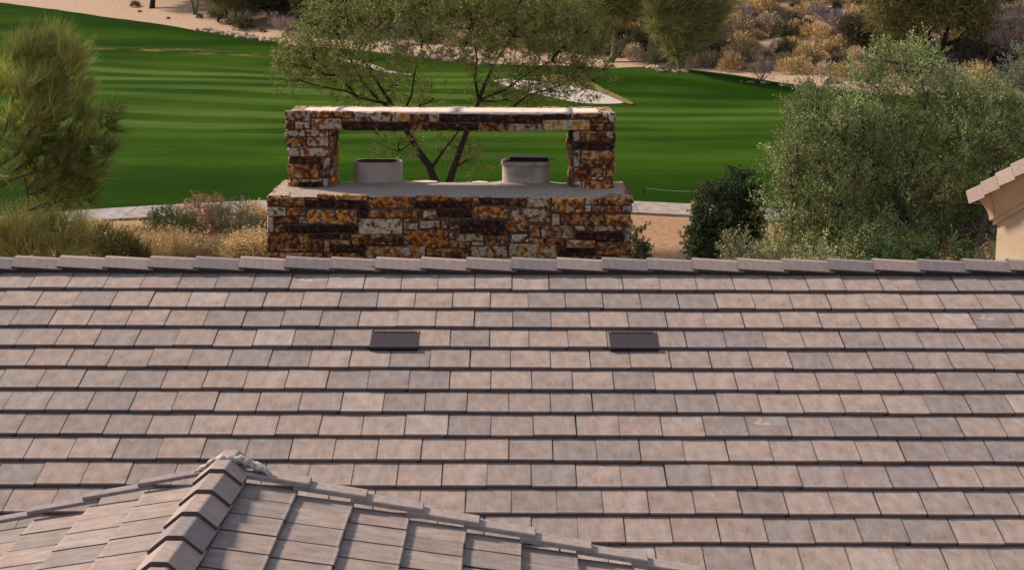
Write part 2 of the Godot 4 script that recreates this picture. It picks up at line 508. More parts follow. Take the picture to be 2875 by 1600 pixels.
func leaf(st: SurfaceTool, at: Vector3, dir: Vector3, side: Vector3, long: float, wide: float, c: Color) -> void:
	st.set_smooth_group(-1)
	st.set_color(c)
	var m := at + dir * long * 0.45
	var tip := at + dir * long
	for v in [at, m + side * wide, tip, at, tip, m - side * wide]:
		st.add_vertex(v)

# a twig with leaves along it, growing up +y
func twig_mesh(n: int, long: float, leaf_long: float, leaf_wide: float, spread: float, colors: Array, stem: Color, side_twigs := 3) -> ArrayMesh:
	var st := started()
	var axes := [[Vector3.ZERO, Vector3.UP, long]]
	for k in side_twigs:
		var t := rnd(0.1, 0.7)
		axes.append([Vector3.UP * long * t, (Vector3.UP + Vector3(rnd(-1, 1), rnd(-0.3, 0.3), rnd(-1, 1))).normalized(), long * rnd(0.35, 0.65)])
	for a in axes:
		var d: Vector3 = a[1]
		var s: Vector3 = d.cross(Vector3(0.3, 0.4, 0.8)).normalized()
		st.set_smooth_group(-1)
		st.set_color(stem)
		var w := long * 0.008
		for v in [a[0] - s * w, a[0] + s * w, a[0] + d * a[2]]: st.add_vertex(v)
	for i in n:
		var a: Array = axes[rng.randi() % axes.size()]
		var p: Vector3 = a[0] + a[1] * a[2] * rnd(0.08, 1.0)
		var d := ((a[1] as Vector3) * (1.0 - spread) + Vector3(rnd(-1, 1), rnd(-0.8, 0.8), rnd(-1, 1)) * spread * 1.3).normalized()
		var s := d.cross(Vector3(rnd(-1, 1), rnd(-1, 1), rnd(-1, 1))).normalized()
		leaf(st, p, d, s, leaf_long * rnd(0.7, 1.3), leaf_wide * rnd(0.7, 1.2), varied(colors[rng.randi() % colors.size()], 0.22))
	st.generate_normals()
	return st.commit()

# a spray of thin bowed stems from one foot
func spray_mesh(n: int, long: float, wide: float, spread: float, bow: float, colors: Array, head := 0.0) -> ArrayMesh:
	var st := started()
	for i in n:
		var az := rnd(0, TAU)
		var tilt := spread * sqrt(rng.randf())
		var d := Vector3(sin(tilt) * cos(az), cos(tilt), sin(tilt) * sin(az))
		var l := long * rnd(0.55, 1.1)
		var s := d.cross(Vector3(rnd(-1, 1), rnd(-0.3, 0.3), rnd(-1, 1))).normalized() * wide
		var p := Vector3(rnd(-0.04, 0.04), 0, rnd(-0.04, 0.04)) * long
		var c := varied(colors[rng.randi() % colors.size()], 0.25)
		var side := Vector3(cos(az), -0.4, sin(az)) * bow * rnd(0.2, 1.0)
		var last := p
		st.set_smooth_group(-1)
		for k in 3:
			var t := (k + 1) / 3.0
			var q := p + d * l * t + side * l * t * t
			var w0 := s * (1.0 - k / 3.4); var w1 := s * (1.0 - (k + 1) / 3.4)
			st.set_color(c)
			for v in [last - w0, last + w0, q + w1, last - w0, q + w1, q - w1]: st.add_vertex(v)
			last = q
		if head > 0.0:
			for k in 3:
				leaf(st, last, Vector3(rnd(-1, 1), rnd(-0.5, 1), rnd(-1, 1)).normalized(), Vector3(rnd(-1, 1), rnd(-1, 1), rnd(-1, 1)).normalized(), head, head * 0.4, c * rnd(0.9, 1.25))
	st.generate_normals()
	return st.commit()

# puts a twig mesh many times through the clumps [x, y, z, rx, ry, rz] of a crown
func crown(parent: Node3D, called: String, mesh: Mesh, m: Material, clumps: Array, each: float, size: Vector2, up: float, lean := Vector3.ZERO, tint := Color.WHITE, vary := 0.2) -> MultiMeshInstance3D:
	var where: Array[Transform3D] = []
	var cols := PackedColorArray()
	for c in clumps:
		var r := Vector3(c[3], c[4], c[5])
		var n := int(each * (r.x * r.y + r.y * r.z + r.z * r.x) / 3.0) + 3
		var hue := 1.0 + rnd(-vary, vary)
		for k in n:
			var d := Vector3(rnd(-1, 1), rnd(-1, 1), rnd(-1, 1))
			while d.length() > 1.0 or d.length() < 0.05: d = Vector3(rnd(-1, 1), rnd(-1, 1), rnd(-1, 1))
			d = d.normalized() * pow(d.length(), 0.55)
			var wob := 1.0 + 0.3 * hill_noise.get_noise_3d(d.x * 30.0 + c[0] * 9.0, d.y * 30.0, d.z * 30.0 + c[2] * 9.0)
			var p := Vector3(c[0], c[1], c[2]) + d * r * wob
			var g := (d * (1.0 - up) + Vector3.UP * up + lean + Vector3(rnd(-1, 1), rnd(-1, 1), rnd(-1, 1)) * 0.45).normalized()
			var s := g.cross(Vector3(rnd(-1, 1), rnd(-1, 1), rnd(-1, 1))).normalized()
			var b := Basis(s, g, s.cross(g)).scaled_local(Vector3.ONE * rnd(size.x, size.y))
			where.append(Transform3D(b, p))
			var v := hue * (1.0 + rnd(-vary, vary))
			cols.append(Color(tint.r * v * (1.0 + rnd(-0.08, 0.08)), tint.g * v, tint.b * v * (1.0 + rnd(-0.1, 0.1))))
	var mm := MultiMesh.new()
	mm.transform_format = MultiMesh.TRANSFORM_3D
	mm.use_colors = true
	mm.mesh = mesh
	mm.instance_count = where.size()
	for k in where.size():
		mm.set_instance_transform(k, where[k])
		mm.set_instance_color(k, cols[k])
	var o := MultiMeshInstance3D.new()
	o.name = called
	o.multimesh = mm
	o.material_override = m
	o.set_meta("kind", "stuff")
	parent.add_child(o, true)
	return o

# thin branches from the limbs' points into the clumps
func branches(st: SurfaceTool, from: Array, clumps: Array, r0: float, forks: int) -> void:
	for c in clumps:
		var to := Vector3(c[0], c[1], c[2])
		var best: Vector3 = from[0]
		for p in from:
			if (p as Vector3).distance_to(to) < best.distance_to(to) and p.y < to.y + 0.4 * c[4]: best = p
		var line := wander(best, to, 4, best.distance_to(to) * 0.09)
		limb(st, line, r0, r0 * 0.45, 5)
		for k in forks:
			var a: Vector3 = line[2 + rng.randi() % 3]
			var e := to + Vector3(rnd(-1, 1) * c[3], rnd(-0.5, 1) * c[4], rnd(-1, 1) * c[5]) * 0.85
			limb(st, wander(a, e, 3, a.distance_to(e) * 0.1), r0 * 0.4, r0 * 0.12, 4)

func dome_clumps(w: float, h: float, n: int) -> Array:
	var out := [[0.0, h * 0.5, 0.0, w * 0.38, h * 0.42, w * 0.38]]
	for k in n:
		var a := TAU * k / n + rnd(-0.4, 0.4)
		out.append([cos(a) * w * 0.28, h * rnd(0.35, 0.68), sin(a) * w * 0.28, w * rnd(0.16, 0.26), h * rnd(0.18, 0.3), w * rnd(0.16, 0.26)])
	return out

# a small dome-shaped desert bush as one mesh, 1 m wide and about 0.75 m high
func bush_mesh(kind: String) -> ArrayMesh:
	var st := started()
	var cols: Array
	var n := 420
	var wide := 0.012
	match kind:
		"straw": cols = [Color(0.56, 0.415, 0.195), Color(0.66, 0.505, 0.265), Color(0.46, 0.33, 0.15), Color(0.34, 0.235, 0.115)]
		"brown": cols = [Color(0.27, 0.195, 0.13), Color(0.37, 0.27, 0.18), Color(0.19, 0.13, 0.09)]
		"grey": cols = [Color(0.29, 0.24, 0.225), Color(0.40, 0.34, 0.325), Color(0.20, 0.155, 0.145)]
		"olive": cols = [Color(0.10, 0.095, 0.04), Color(0.15, 0.13, 0.06), Color(0.07, 0.065, 0.03)]
		"dark": cols = [Color(0.045, 0.038, 0.025), Color(0.07, 0.055, 0.035), Color(0.03, 0.024, 0.018)]
		"pale": cols = [Color(0.50, 0.39, 0.27), Color(0.39, 0.30, 0.205), Color(0.58, 0.47, 0.34)]
	for i in n:
		var az := rnd(0, TAU)
		var el := acos(rnd(0.05, 1.0))
		var lump := 1.0 + 0.22 * sin(az * 3.0 + 1.3) * sin(el * 2.0) + rnd(-0.14, 0.14)
		var d := Vector3(sin(el) * cos(az), cos(el) * 0.78 + 0.06, sin(el) * sin(az))
		var tip := d * 0.5 * lump
		tip.y = maxf(tip.y * 1.5, 0.02)
		var foot := tip * rnd(0.25, 0.7) + Vector3(rnd(-0.05, 0.05), 0, rnd(-0.05, 0.05))
		foot.y *= 0.8
		var along := tip - foot
		var s := along.cross(Vector3(rnd(-1, 1), rnd(-1, 1), rnd(-1, 1))).normalized() * wide * rnd(0.7, 1.8)
		var c := varied(cols[rng.randi() % cols.size()], 0.25)
		st.set_smooth_group(-1)
		st.set_color(c)
		for v in [foot - s, tip - s * 0.6, tip + s * 0.6]: st.add_vertex(v)
		for k in 2:
			leaf(st, foot.lerp(tip, rnd(0.4, 1.0)), (along.normalized() + Vector3(rnd(-1, 1), rnd(-1, 1), rnd(-1, 1)) * 0.8).normalized(), s.normalized(), rnd(0.05, 0.11), rnd(0.012, 0.028), c * rnd(0.85, 1.2))
	st.generate_normals()
	return st.commit()

func stone_mesh(w: float, h: float, proud: float, deep: float) -> ArrayMesh:
	# a roughly squared stone: its face bulges, its arrises are worn
	var st := started()
	var n := 10
	var outer := []; var inner := []; var back := []
	var frac := [[-1, -1], [-0.3, -1], [0.35, -1], [1, -1], [1, -0.05], [1, 1], [0.3, 1], [-0.35, 1], [-1, 1], [-1, 0.05]]
	var u := Vector2(rng.randf(), rng.randf()) * 5.0
	var j := minf(0.006, minf(w, h) * 0.07)
	for k in n:
		var q := Vector2(frac[k][0] * w / 2.0 + rnd(-j, j), frac[k][1] * h / 2.0 + rnd(-j, j))
		if absf(frac[k][0]) == 1 and absf(frac[k][1]) == 1: q *= rnd(0.955, 1.0)
		outer.append(Vector3(q.x, q.y, proud * rnd(0.6, 0.85)))
		var ins := minf(0.009, minf(w, h) * 0.15)
		inner.append(Vector3(q.x - signf(frac[k][0]) * ins * (1 if absf(frac[k][0]) == 1 else 0), q.y - signf(frac[k][1]) * ins * (1 if absf(frac[k][1]) == 1 else 0), proud + rnd(-0.006, 0.006)))
		back.append(Vector3(q.x * 0.98, q.y * 0.98, -deep))
	var mid := Vector3(rnd(-0.1, 0.1) * w, rnd(-0.1, 0.1) * h, proud + rnd(-0.003, 0.007))
	var put := func(v: Vector3) -> void:
		st.set_uv(u + Vector2(v.x + v.z, -v.y + v.z * 0.7) * 1.15)
		st.add_vertex(v)
	for k in n:
		var k2 := (k + 1) % n
		st.set_smooth_group(-1)
		for v in [mid, inner[k2], inner[k], inner[k], outer[k2], outer[k], inner[k], inner[k2], outer[k2], outer[k], back[k2], back[k], outer[k], outer[k2], back[k2]]: put.call(v)
	st.generate_normals()
	st.generate_tangents()
	return st.commit()

func rock_mesh(seed_: int) -> ArrayMesh:
	var r := RandomNumberGenerator.new()
	r.seed = seed_
	var n := FastNoiseLite.new(); n.seed = seed_; n.frequency = 0.9
	var st := started()
	var rows := 6; var cols := 9
	var p := func(i: int, k: int) -> Vector3:
		var el := PI * i / rows - PI / 2.0
		var az := TAU * (k % cols) / cols
		var d := Vector3(cos(el) * cos(az), sin(el), cos(el) * sin(az))
		return d * Vector3(0.5, 0.36, 0.42) * (1.0 + 0.5 * n.get_noise_3d(d.x * 1.2, d.y * 1.2, d.z * 1.2))
	st.set_smooth_group(-1)
	for i in rows:
		for k in cols:
			var a: Vector3 = p.call(i, k); var b: Vector3 = p.call(i, k + 1); var c: Vector3 = p.call(i + 1, k + 1); var d: Vector3 = p.call(i + 1, k)
			if i > 0:
				for v in [a, b, c]: st.add_vertex(v)
			for v in [a, c, d]:
				if i < rows - 1 or v != a or true: st.add_vertex(v)
	st.generate_normals()
	return st.commit()

# ---------------------------------------------------------------- roofs
# a flat concrete tile: its foot's top edge runs along x through the origin, it climbs towards -z and is thick downwards
func tile_mesh(w: float, long: float, thick: float) -> ArrayMesh:
	var h := w / 2.0
	var b := 0.007
	var st := started()
	quad_uv(st, Vector3(-h, 0, -b), Vector3(h, 0, -b), Vector3(h, 0, -long), Vector3(-h, 0, -long))
	quad_uv(st, Vector3(-h, -b, 0), Vector3(h, -b, 0), Vector3(h, 0, -b), Vector3(-h, 0, -b))
	st.generate_normals()
	st.generate_tangents()
	var m := st.commit()
	st = started()
	# the foot, with the notch of the side lap at its right end
	quad(st, Vector3(-h, -thick, 0), Vector3(h - 0.03, -thick, 0), Vector3(h - 0.03, -b, 0), Vector3(-h, -b, 0))
	quad(st, Vector3(h - 0.03, -thick * 0.62, -0.003), Vector3(h, -thick * 0.62, -0.003), Vector3(h, -b, 0), Vector3(h - 0.03, -b, 0))
	quad(st, Vector3(h, -thick, -0.004), Vector3(h, -thick, -long), Vector3(h, 0, -long), Vector3(h, 0, -b))
	quad(st, Vector3(-h, -thick, -long), Vector3(-h, -thick, 0), Vector3(-h, 0, -b), Vector3(-h, 0, -long))
	quad(st, Vector3(-h, -thick, -long), Vector3(h, -thick, -long), Vector3(h, -thick, 0), Vector3(-h, -thick, 0))
	quad(st, Vector3(h, -thick, -long), Vector3(-h, -thick, -long), Vector3(-h, 0, -long), Vector3(h, 0, -long))
	st.generate_normals()
	return st.commit(m)

# a ridge tile: an angled shell with a flat crown, running along +x from its raised end at the origin
func cap_mesh(long: float, crown_w: float, side: float, drop: float, thick: float) -> ArrayMesh:
	var st := started()
	var c := crown_w / 2.0
	var b := 0.005
	var top := [Vector2(c + side, -drop), Vector2(c + b, -b * 0.6), Vector2(c - b, 0), Vector2(-c + b, 0), Vector2(-c - b, -b * 0.6), Vector2(-c - side, -drop)]
	var low := [Vector2(c + side - thick * 0.35, -drop - thick * 0.9), Vector2(c, -thick), Vector2(c - b, -thick), Vector2(-c + b, -thick), Vector2(-c, -thick), Vector2(-c - side + thick * 0.35, -drop - thick * 0.9)]
	var n := top.size()
	for k in n - 1:
		var a: Vector2 = top[k]; var d: Vector2 = top[k + 1]
		quad(st, Vector3(0, a.y, a.x), Vector3(long, a.y, a.x), Vector3(long, d.y, d.x), Vector3(0, d.y, d.x))
		var e: Vector2 = low[k]; var f: Vector2 = low[k + 1]
		quad(st, Vector3(0, f.y, f.x), Vector3(long, f.y, f.x), Vector3(long, e.y, e.x), Vector3(0, e.y, e.x))
	st.generate_normals()
	var m := st.commit()
	st = started()
	for k in n - 1:
		var a: Vector2 = top[k]; var d: Vector2 = top[k + 1]; var e: Vector2 = low[k]; var f: Vector2 = low[k + 1]
		quad(st, Vector3(0, f.y, f.x), Vector3(0, e.y, e.x), Vector3(0, a.y, a.x), Vector3(0, d.y, d.x))
		quad(st, Vector3(long, e.y, e.x), Vector3(long, f.y, f.x), Vector3(long, d.y, d.x), Vector3(long, a.y, a.x))
	for s in [0, n - 1]:
		var a: Vector2 = top[s]; var e: Vector2 = low[s]
		if s == 0: quad(st, Vector3(0, e.y, e.x), Vector3(long, e.y, e.x), Vector3(long, a.y, a.x), Vector3(0, a.y, a.x))
		else: quad(st, Vector3(0, a.y, a.x), Vector3(long, a.y, a.x), Vector3(long, e.y, e.x), Vector3(0, e.y, e.x))
	st.generate_normals()
	return st.commit(m)

func put_cap(called: String, mesh: ArrayMesh, skin: Material, parent: Node, t: Transform3D) -> void:
	var o := part(called, mesh, null, parent, t)
	o.set_surface_override_material(0, skin)
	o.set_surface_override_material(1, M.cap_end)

func tile_kind(row: int, x: float) -> int:
	# tiles came off pallets in batches: neighbours often share a colour
	var n := hill_noise.get_noise_2d(x * 16.0 + row * 57.0, row * 133.0)
	var v := n * 1.5 + rnd(-0.36, 0.36)
	if v > 0.62: return 3
	if v > 0.02: return 0
	if v > -0.16: return 4
	if v > -0.34: return 2
	return 1 if rng.randf() < 0.7 else 5

func put_tile(parent: Node, mesh: ArrayMesh, t: Transform3D, kind: int, lime := -1) -> MeshInstance3D:
	var o := MeshInstance3D.new()
	o.name = "tile"
	o.mesh = mesh
	o.set_surface_override_material(0, M.tiles[kind][lime if lime >= 0 else [0, 1, 2, 3, 5, 6, 7, 8, 9][rng.randi() % 9]])
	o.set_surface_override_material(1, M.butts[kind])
	o.transform = t
	parent.add_child(o, true)
	return o

# ---------------------------------------------------------------- the things
func build_ground() -> void:
	var g := part("ground", grid_mesh(190, 230, func(u: float, v: float) -> Vector3:
		var f := lerpf(-12.0, 64.0, v / 0.3) if v < 0.3 else 64.0 + 80.0 * (v - 0.3) / 0.45 if v < 0.75 else 144.0 + 900.0 * ((v - 0.75) / 0.25) ** 2
		var w := 26.0 + 0.55 * maxf(f, 0.0)
		var x := lerpf(-w, w, u)
		var inside := minf(f - path_near(x) - 0.3, -beyond(x, f) - 0.8)
		return on_land(x, f, -0.35 * smoothstep(0.0, 1.5, inside)), ground_tint), M.sand, self)
	tag(g, "dry desert ground of tan sand and gravel under the shrubs and up the hillside", "", "", "structure")
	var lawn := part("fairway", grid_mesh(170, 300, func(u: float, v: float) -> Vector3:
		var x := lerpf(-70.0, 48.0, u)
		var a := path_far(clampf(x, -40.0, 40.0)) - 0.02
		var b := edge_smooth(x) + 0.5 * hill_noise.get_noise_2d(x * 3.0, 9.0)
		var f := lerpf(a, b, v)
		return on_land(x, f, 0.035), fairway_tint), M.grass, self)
	tag(lawn, "green mown fairway with pale and dark stripes beyond the cart path", "", "", "structure")
	var trap := part("sand_bunker", sheet([[-1.29, 95.86], [-0.65, 96.85], [0.24, 95.82], [1.89, 94.08], [3.38, 92.95], [4.45, 91.8], [5.45, 89.88], [6.21, 87.41], [4.66, 87.36], [3.28, 87.82], [1.43, 90.55], [0.01, 92.77]], 0.065), M.bunker, self)
	tag(trap, "pale sand bunker tapering to a point beyond the chimney top", "", "", "structure")
	trap = part("sand_bunker", sheet([[-11.51, 109.35], [-10.76, 108.94], [-9.61, 107.5], [-7.12, 103.26], [-5.92, 100.69], [-6.74, 101.3], [-9.15, 105.43], [-11.17, 108.32]], 0.065), M.bunker, self)
	tag(trap, "narrow pale sand bunker seen through the branches of the middle tree", "", "", "structure")
	var lip_m := mat(Color.WHITE, 1.0)
	lip_m.albedo_texture = noise_tex(256, 0.05, FastNoiseLite.TYPE_SIMPLEX, 5, ramp([[0.1, 0.05, 0.055, 0.010], [0.45, 0.13, 0.105, 0.025], [0.9, 0.26, 0.19, 0.06]]), 131)
	triplanar(lip_m, 0.5)
	for o in [[[0.94, 96.56], [2.57, 96.59], [4.0, 96.37], [4.33, 94.33], [4.66, 93.07], [5.71, 90.3], [6.56, 87.26], [6.18, 86.9], [5.42, 89.47], [4.44, 91.59], [3.37, 92.74], [1.89, 94.08]]]:
		tag(part("bunker_lip", sheet(o, 0.08), lip_m, self), "yellowed grass lip along the top of the sand bunker", "", "", "structure")
	# the cart path: a row of concrete slabs
	var walk := Node3D.new()
	walk.name = "cart_path"
	add_child(walk)
	tag(walk, "concrete cart path of pale slabs curving between the shrubs and the fairway", "", "", "structure")
	var x := -27.0
	var k := 0
	while x < 22.0:
		var x2 := x + 2.4
		var st := started()
		for q in 3:
			var a := x + 0.8 * q + (0.012 if q == 0 else 0.0); var b := x + 0.8 * (q + 1) - (0.012 if q == 2 else 0.0)
			var p := [Vector3(a, 0.07, -path_near(a)), Vector3(b, 0.07, -path_near(b)), Vector3(b, 0.07, -path_far(b)), Vector3(a, 0.07, -path_far(a))]
			quad(st, p[0], p[1], p[2], p[3])
			var dn := Vector3(0, -0.2, 0)
			quad(st, p[0] + dn, p[1] + dn, p[1], p[0])
			quad(st, p[2] + dn, p[3] + dn, p[3], p[2])
			if q == 0: quad(st, p[3] + dn, p[0] + dn, p[0], p[3])
			if q == 2: quad(st, p[1] + dn, p[2] + dn, p[2], p[1])
		part("slab", closed(st), M.concrete[(k * 7 + k / 3) % 3], walk)
		x = x2
		k += 1

func build_main_house() -> void:
	var base := Vector3(0, 0, -12)
	var house := thing("tiled_house", "house under the wide roof of flat pink and grey concrete tiles", "house", base)
	var slope := deg_to_rad(17.65)
	var down := Vector3(0, -sin(slope), cos(slope))
	var row1 := Vector3(0, 5.575, -14.20) - base
	var ridge := row1 - down * 0.44 + Vector3(0, 0.005, 0)
	var st := started()
	var n_up := Vector3(0, cos(slope), sin(slope))
	var half := 9.0
	var a := ridge - n_up * 0.085
	var b := row1 + down * 5.0 - n_up * 0.085
	var back := Vector3(0, a.y - 1.75, a.z - 5.4)
	quad(st, Vector3(-half, b.y, b.z), Vector3(half, b.y, b.z), Vector3(half, a.y, a.z), Vector3(-half, a.y, a.z))
	quad(st, Vector3(half, back.y, back.z), Vector3(-half, back.y, back.z), Vector3(-half, a.y, a.z), Vector3(half, a.y, a.z))
	quad(st, Vector3(-half, b.y - 0.2, b.z), Vector3(half, b.y - 0.2, b.z), Vector3(half, b.y, b.z), Vector3(-half, b.y, b.z))
	part("roof", closed(st), M.deck, house)
	st = started()
	box(st, Vector3(-half + 0.4, 0, back.z + 0.5), Vector3(half - 0.4, b.y - 0.25, b.z - 0.5))
	part("wall", closed(st), M.stucco, house)
	# tiles
	var meshes := []
	for k in 3: meshes.append(tile_mesh(0.3255 - 0.001 * k, 0.42, 0.033 + 0.0015 * k))
	# the colours in which the courses were laid: up to x metres, kind
	var batches := [[[-2.95, 0], [-1.96, 1], [-1.65, 4], [-1.34, 3], [0.32, 0], [0.64, 1], [0.96, 2], [3.58, 0], [4.62, 5]], [[-4.41, 1], [-3.79, 0], [-3.44, 1], [-2.79, 0], [-2.48, 3], [-2.17, 2], [-1.48, 0], [-1.17, 1], [0.16, 0], [1.15, 1], [1.47, 5], [1.8, 1], [4.53, 0]], [[-3.9, 1], [-2.95, 0], [-2.61, 3], [-2.31, 2], [-1.31, 1], [-0.01, 0], [0.32, 5], [0.98, 0], [1.31, 1], [3.66, 0], [3.95, 3], [4.44, 1]], [[-3.74, 2], [-3.41, 4], [-2.46, 1], [-2.15, 4], [-1.82, 3], [-1.5, 1], [-1.19, 2], [-0.5, 0], [-0.17, 1], [0.8, 0], [1.5, 2], [2.13, 1], [2.76, 0], [3.12, 1], [4.35, 2]], [[-3.63, 4], [-2.98, 2], [-2.65, 4], [-2.33, 2], [-1.68, 1], [-1.02, 0], [-0.67, 1], [-0.03, 2], [0.62, 0], [0.96, 2], [1.29, 4], [1.61, 1], [1.95, 2], [2.28, 0], [3.28, 1], [4.26, 2]], [[-3.1, 2], [-2.79, 1], [-1.8, 4], [-1.47, 0], [-0.82, 1], [-0.48, 5], [0.18, 0], [0.5, 2], [0.83, 0], [1.15, 1], [2.45, 0], [3.43, 4], [4.16, 1]], [[-3.3, 2], [-2.97, 5], [-2.01, 0], [-1.7, 4], [-1.36, 0], [-1.02, 3], [-0.35, 1], [0.32, 2], [0.66, 1], [0.97, 2], [1.62, 1], [1.93, 2], [3.27, 0], [4.07, 1]], [[-2.45, 1], [-0.81, 0], [-0.48, 3], [-0.15, 1], [0.49, 2], [1.13, 4], [1.48, 0], [1.81, 1], [2.43, 0], [3.41, 5], [3.98, 0]], [[-2.98, 0], [-2.65, 1], [-2.32, 4], [-1.69, 1], [-1.33, 2], [-0.02, 0], [0.3, 2], [0.63, 1], [0.96, 5], [1.28, 2], [2.91, 0], [3.89, 1]], [[-3.44, 5], [-2.78, 4], [-2.34, 1], [-1.47, 2], [-0.81, 0], [-0.17, 0], [0.15, 2], [0.5, 1], [0.82, 0], [1.14, 2], [1.45, 1], [2.44, 4], [2.76, 2], [3.14, 1], [3.8, 0]], [[-3.47, 1], [-3.3, 0], [-0.36, 0], [-0.02, 2], [0.63, 1], [1.0, 0], [1.67, 4], [1.99, 1], [2.95, 0], [3.71, 2]], [[0.47, 2], [0.81, 4], [1.14, 0], [1.77, 4], [2.1, 1], [2.41, 2], [2.77, 1], [3.1, 1], [3.62, 0]]]
	var rest := {}
	var rest_foot := started()
	var e := 0.3256
	for row in range(1, 17):
		var at := row1 + down * e * (row - 1)
		var depth := 14.5 - 0.2845 * (row - 1)
		var phase := 0.0 if row % 2 == 1 else 0.162
		phase += [0.0, 0.012, -0.01, 0.02, -0.006][row % 5]
		for i in range(-26, 27):
			var x := (i + 0.5) * 0.33 + phase - 0.013
			var kind := tile_kind(row, x)
			if row <= 12 and absf(x) < 4.7:
				for q in batches[row - 1]:
					if x <= q[0]:
						kind = q[1]
						break
				var turn := rng.randf()
				if turn < 0.10: kind = [4, 2, 1, 0, 0, 1][kind]
				elif turn < 0.16: kind = [2, 5, 0, 4, 2, 1][kind]
			var lime := 4 if (row == 1 and i == -6) or (row == 3 and i == 12) or (row == 8 and i == 5) else -1
			if row == 8 and i == 5: kind = 1
			var t := Transform3D(Basis(Vector3.RIGHT, slope - deg_to_rad(5.5) + rnd(-0.006, 0.006)).rotated(Vector3.UP, rnd(-0.006, 0.006)), at + Vector3(x + rnd(-0.002, 0.002), rnd(-0.003, 0.003), 0) + down * rnd(-0.004, 0.004))
			var px := x / depth
			var seen_ := absf(x) < 0.3135 * depth + 0.16 and row <= 13
			if row == 11 and px > -0.285 and px < -0.050: seen_ = false
			if row == 12 and px < 0.008: seen_ = false
			if row == 13 and px < 0.085: seen_ = false
			if row == 10 and px > -0.19 and px < -0.13: seen_ = false
			if seen_:
				put_tile(house, meshes[rng.randi() % 3], t, kind, lime)
			else:
				if not rest.has(kind): rest[kind] = started()
				rest[kind].append_from(meshes[0], 0, t)
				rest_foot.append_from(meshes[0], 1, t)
	var field := ArrayMesh.new()
	for k in rest:
		rest[k].commit(field)
		field.surface_set_material(field.get_surface_count() - 1, M.tiles[k][0])
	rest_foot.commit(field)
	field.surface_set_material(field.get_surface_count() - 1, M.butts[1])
	tag(part("tile_field", field, null, house), "", "", "", "stuff")
	# ridge tiles, each lifted at one end onto its neighbour
	var cap := cap_mesh(0.46, 0.08, 0.10, 0.070, 0.020)
	for i in range(-20, 21):
		var c := -0.413 + 0.41 * i
		var t := Transform3D(Basis(Vector3.BACK, -deg_to_rad(3.3) + rnd(-0.005, 0.005)).rotated(Vector3.UP, rnd(-0.008, 0.008)), Vector3(c, ridge.y + 0.066 + rnd(-0.003, 0.003), ridge.z))
		put_cap("ridge_tile", cap, M.caps[[0, 1, 0, 2, 1, 2, 0][(i * i + 3 * i + 70) % 7]], house, t)
	st = started()
	box(st, Vector3(-half, ridge.y - 0.12, ridge.z - 0.10), Vector3(half, ridge.y + 0.0, ridge.z + 0.10))
	part("ridge_board", closed(st), M.deck, house)
	# two low metal vents let into the fourth course
	for x in [-0.985, 1.022]:
		st = started()
		var w := 0.20
		quad(st, Vector3(-w, 0.0, 0.0), Vector3(w, 0.0, 0.0), Vector3(w, 0.0, -0.29), Vector3(-w, 0.0, -0.29))
		quad(st, Vector3(-w, -0.012, 0.006), Vector3(w, -0.012, 0.006), Vector3(w, 0.0, 0.0), Vector3(-w, 0.0, 0.0))
		quad(st, Vector3(w, -0.04, 0.0), Vector3(w, -0.04, -0.33), Vector3(w, 0.0, -0.33), Vector3(w, 0.0, 0.0))
		quad(st, Vector3(-w, -0.04, -0.33), Vector3(-w, -0.04, 0.0), Vector3(-w, 0.0, 0.0), Vector3(-w, 0.0, -0.33))
		var t := Transform3D(Basis(Vector3.RIGHT, slope - deg_to_rad(5.5)), row1 + down * e * 3.12 + Vector3(x, 0.013, 0))
		var v := part("roof_vent", closed(st), M.vent, house, t)
		st = started()
		quad(st, Vector3(-w + 0.01, -0.040, -0.012), Vector3(w - 0.01, -0.040, -0.012), Vector3(w - 0.01, -0.004, -0.012), Vector3(-w + 0.01, -0.004, -0.012))
		part("louvre", closed(st), M.soot, v)
		st = started()
		box(st, Vector3(-w + 0.02, 0.001, -0.300), Vector3(w - 0.02, 0.004, -0.275))
		part("flange", closed(st), M.vent_dark, v)

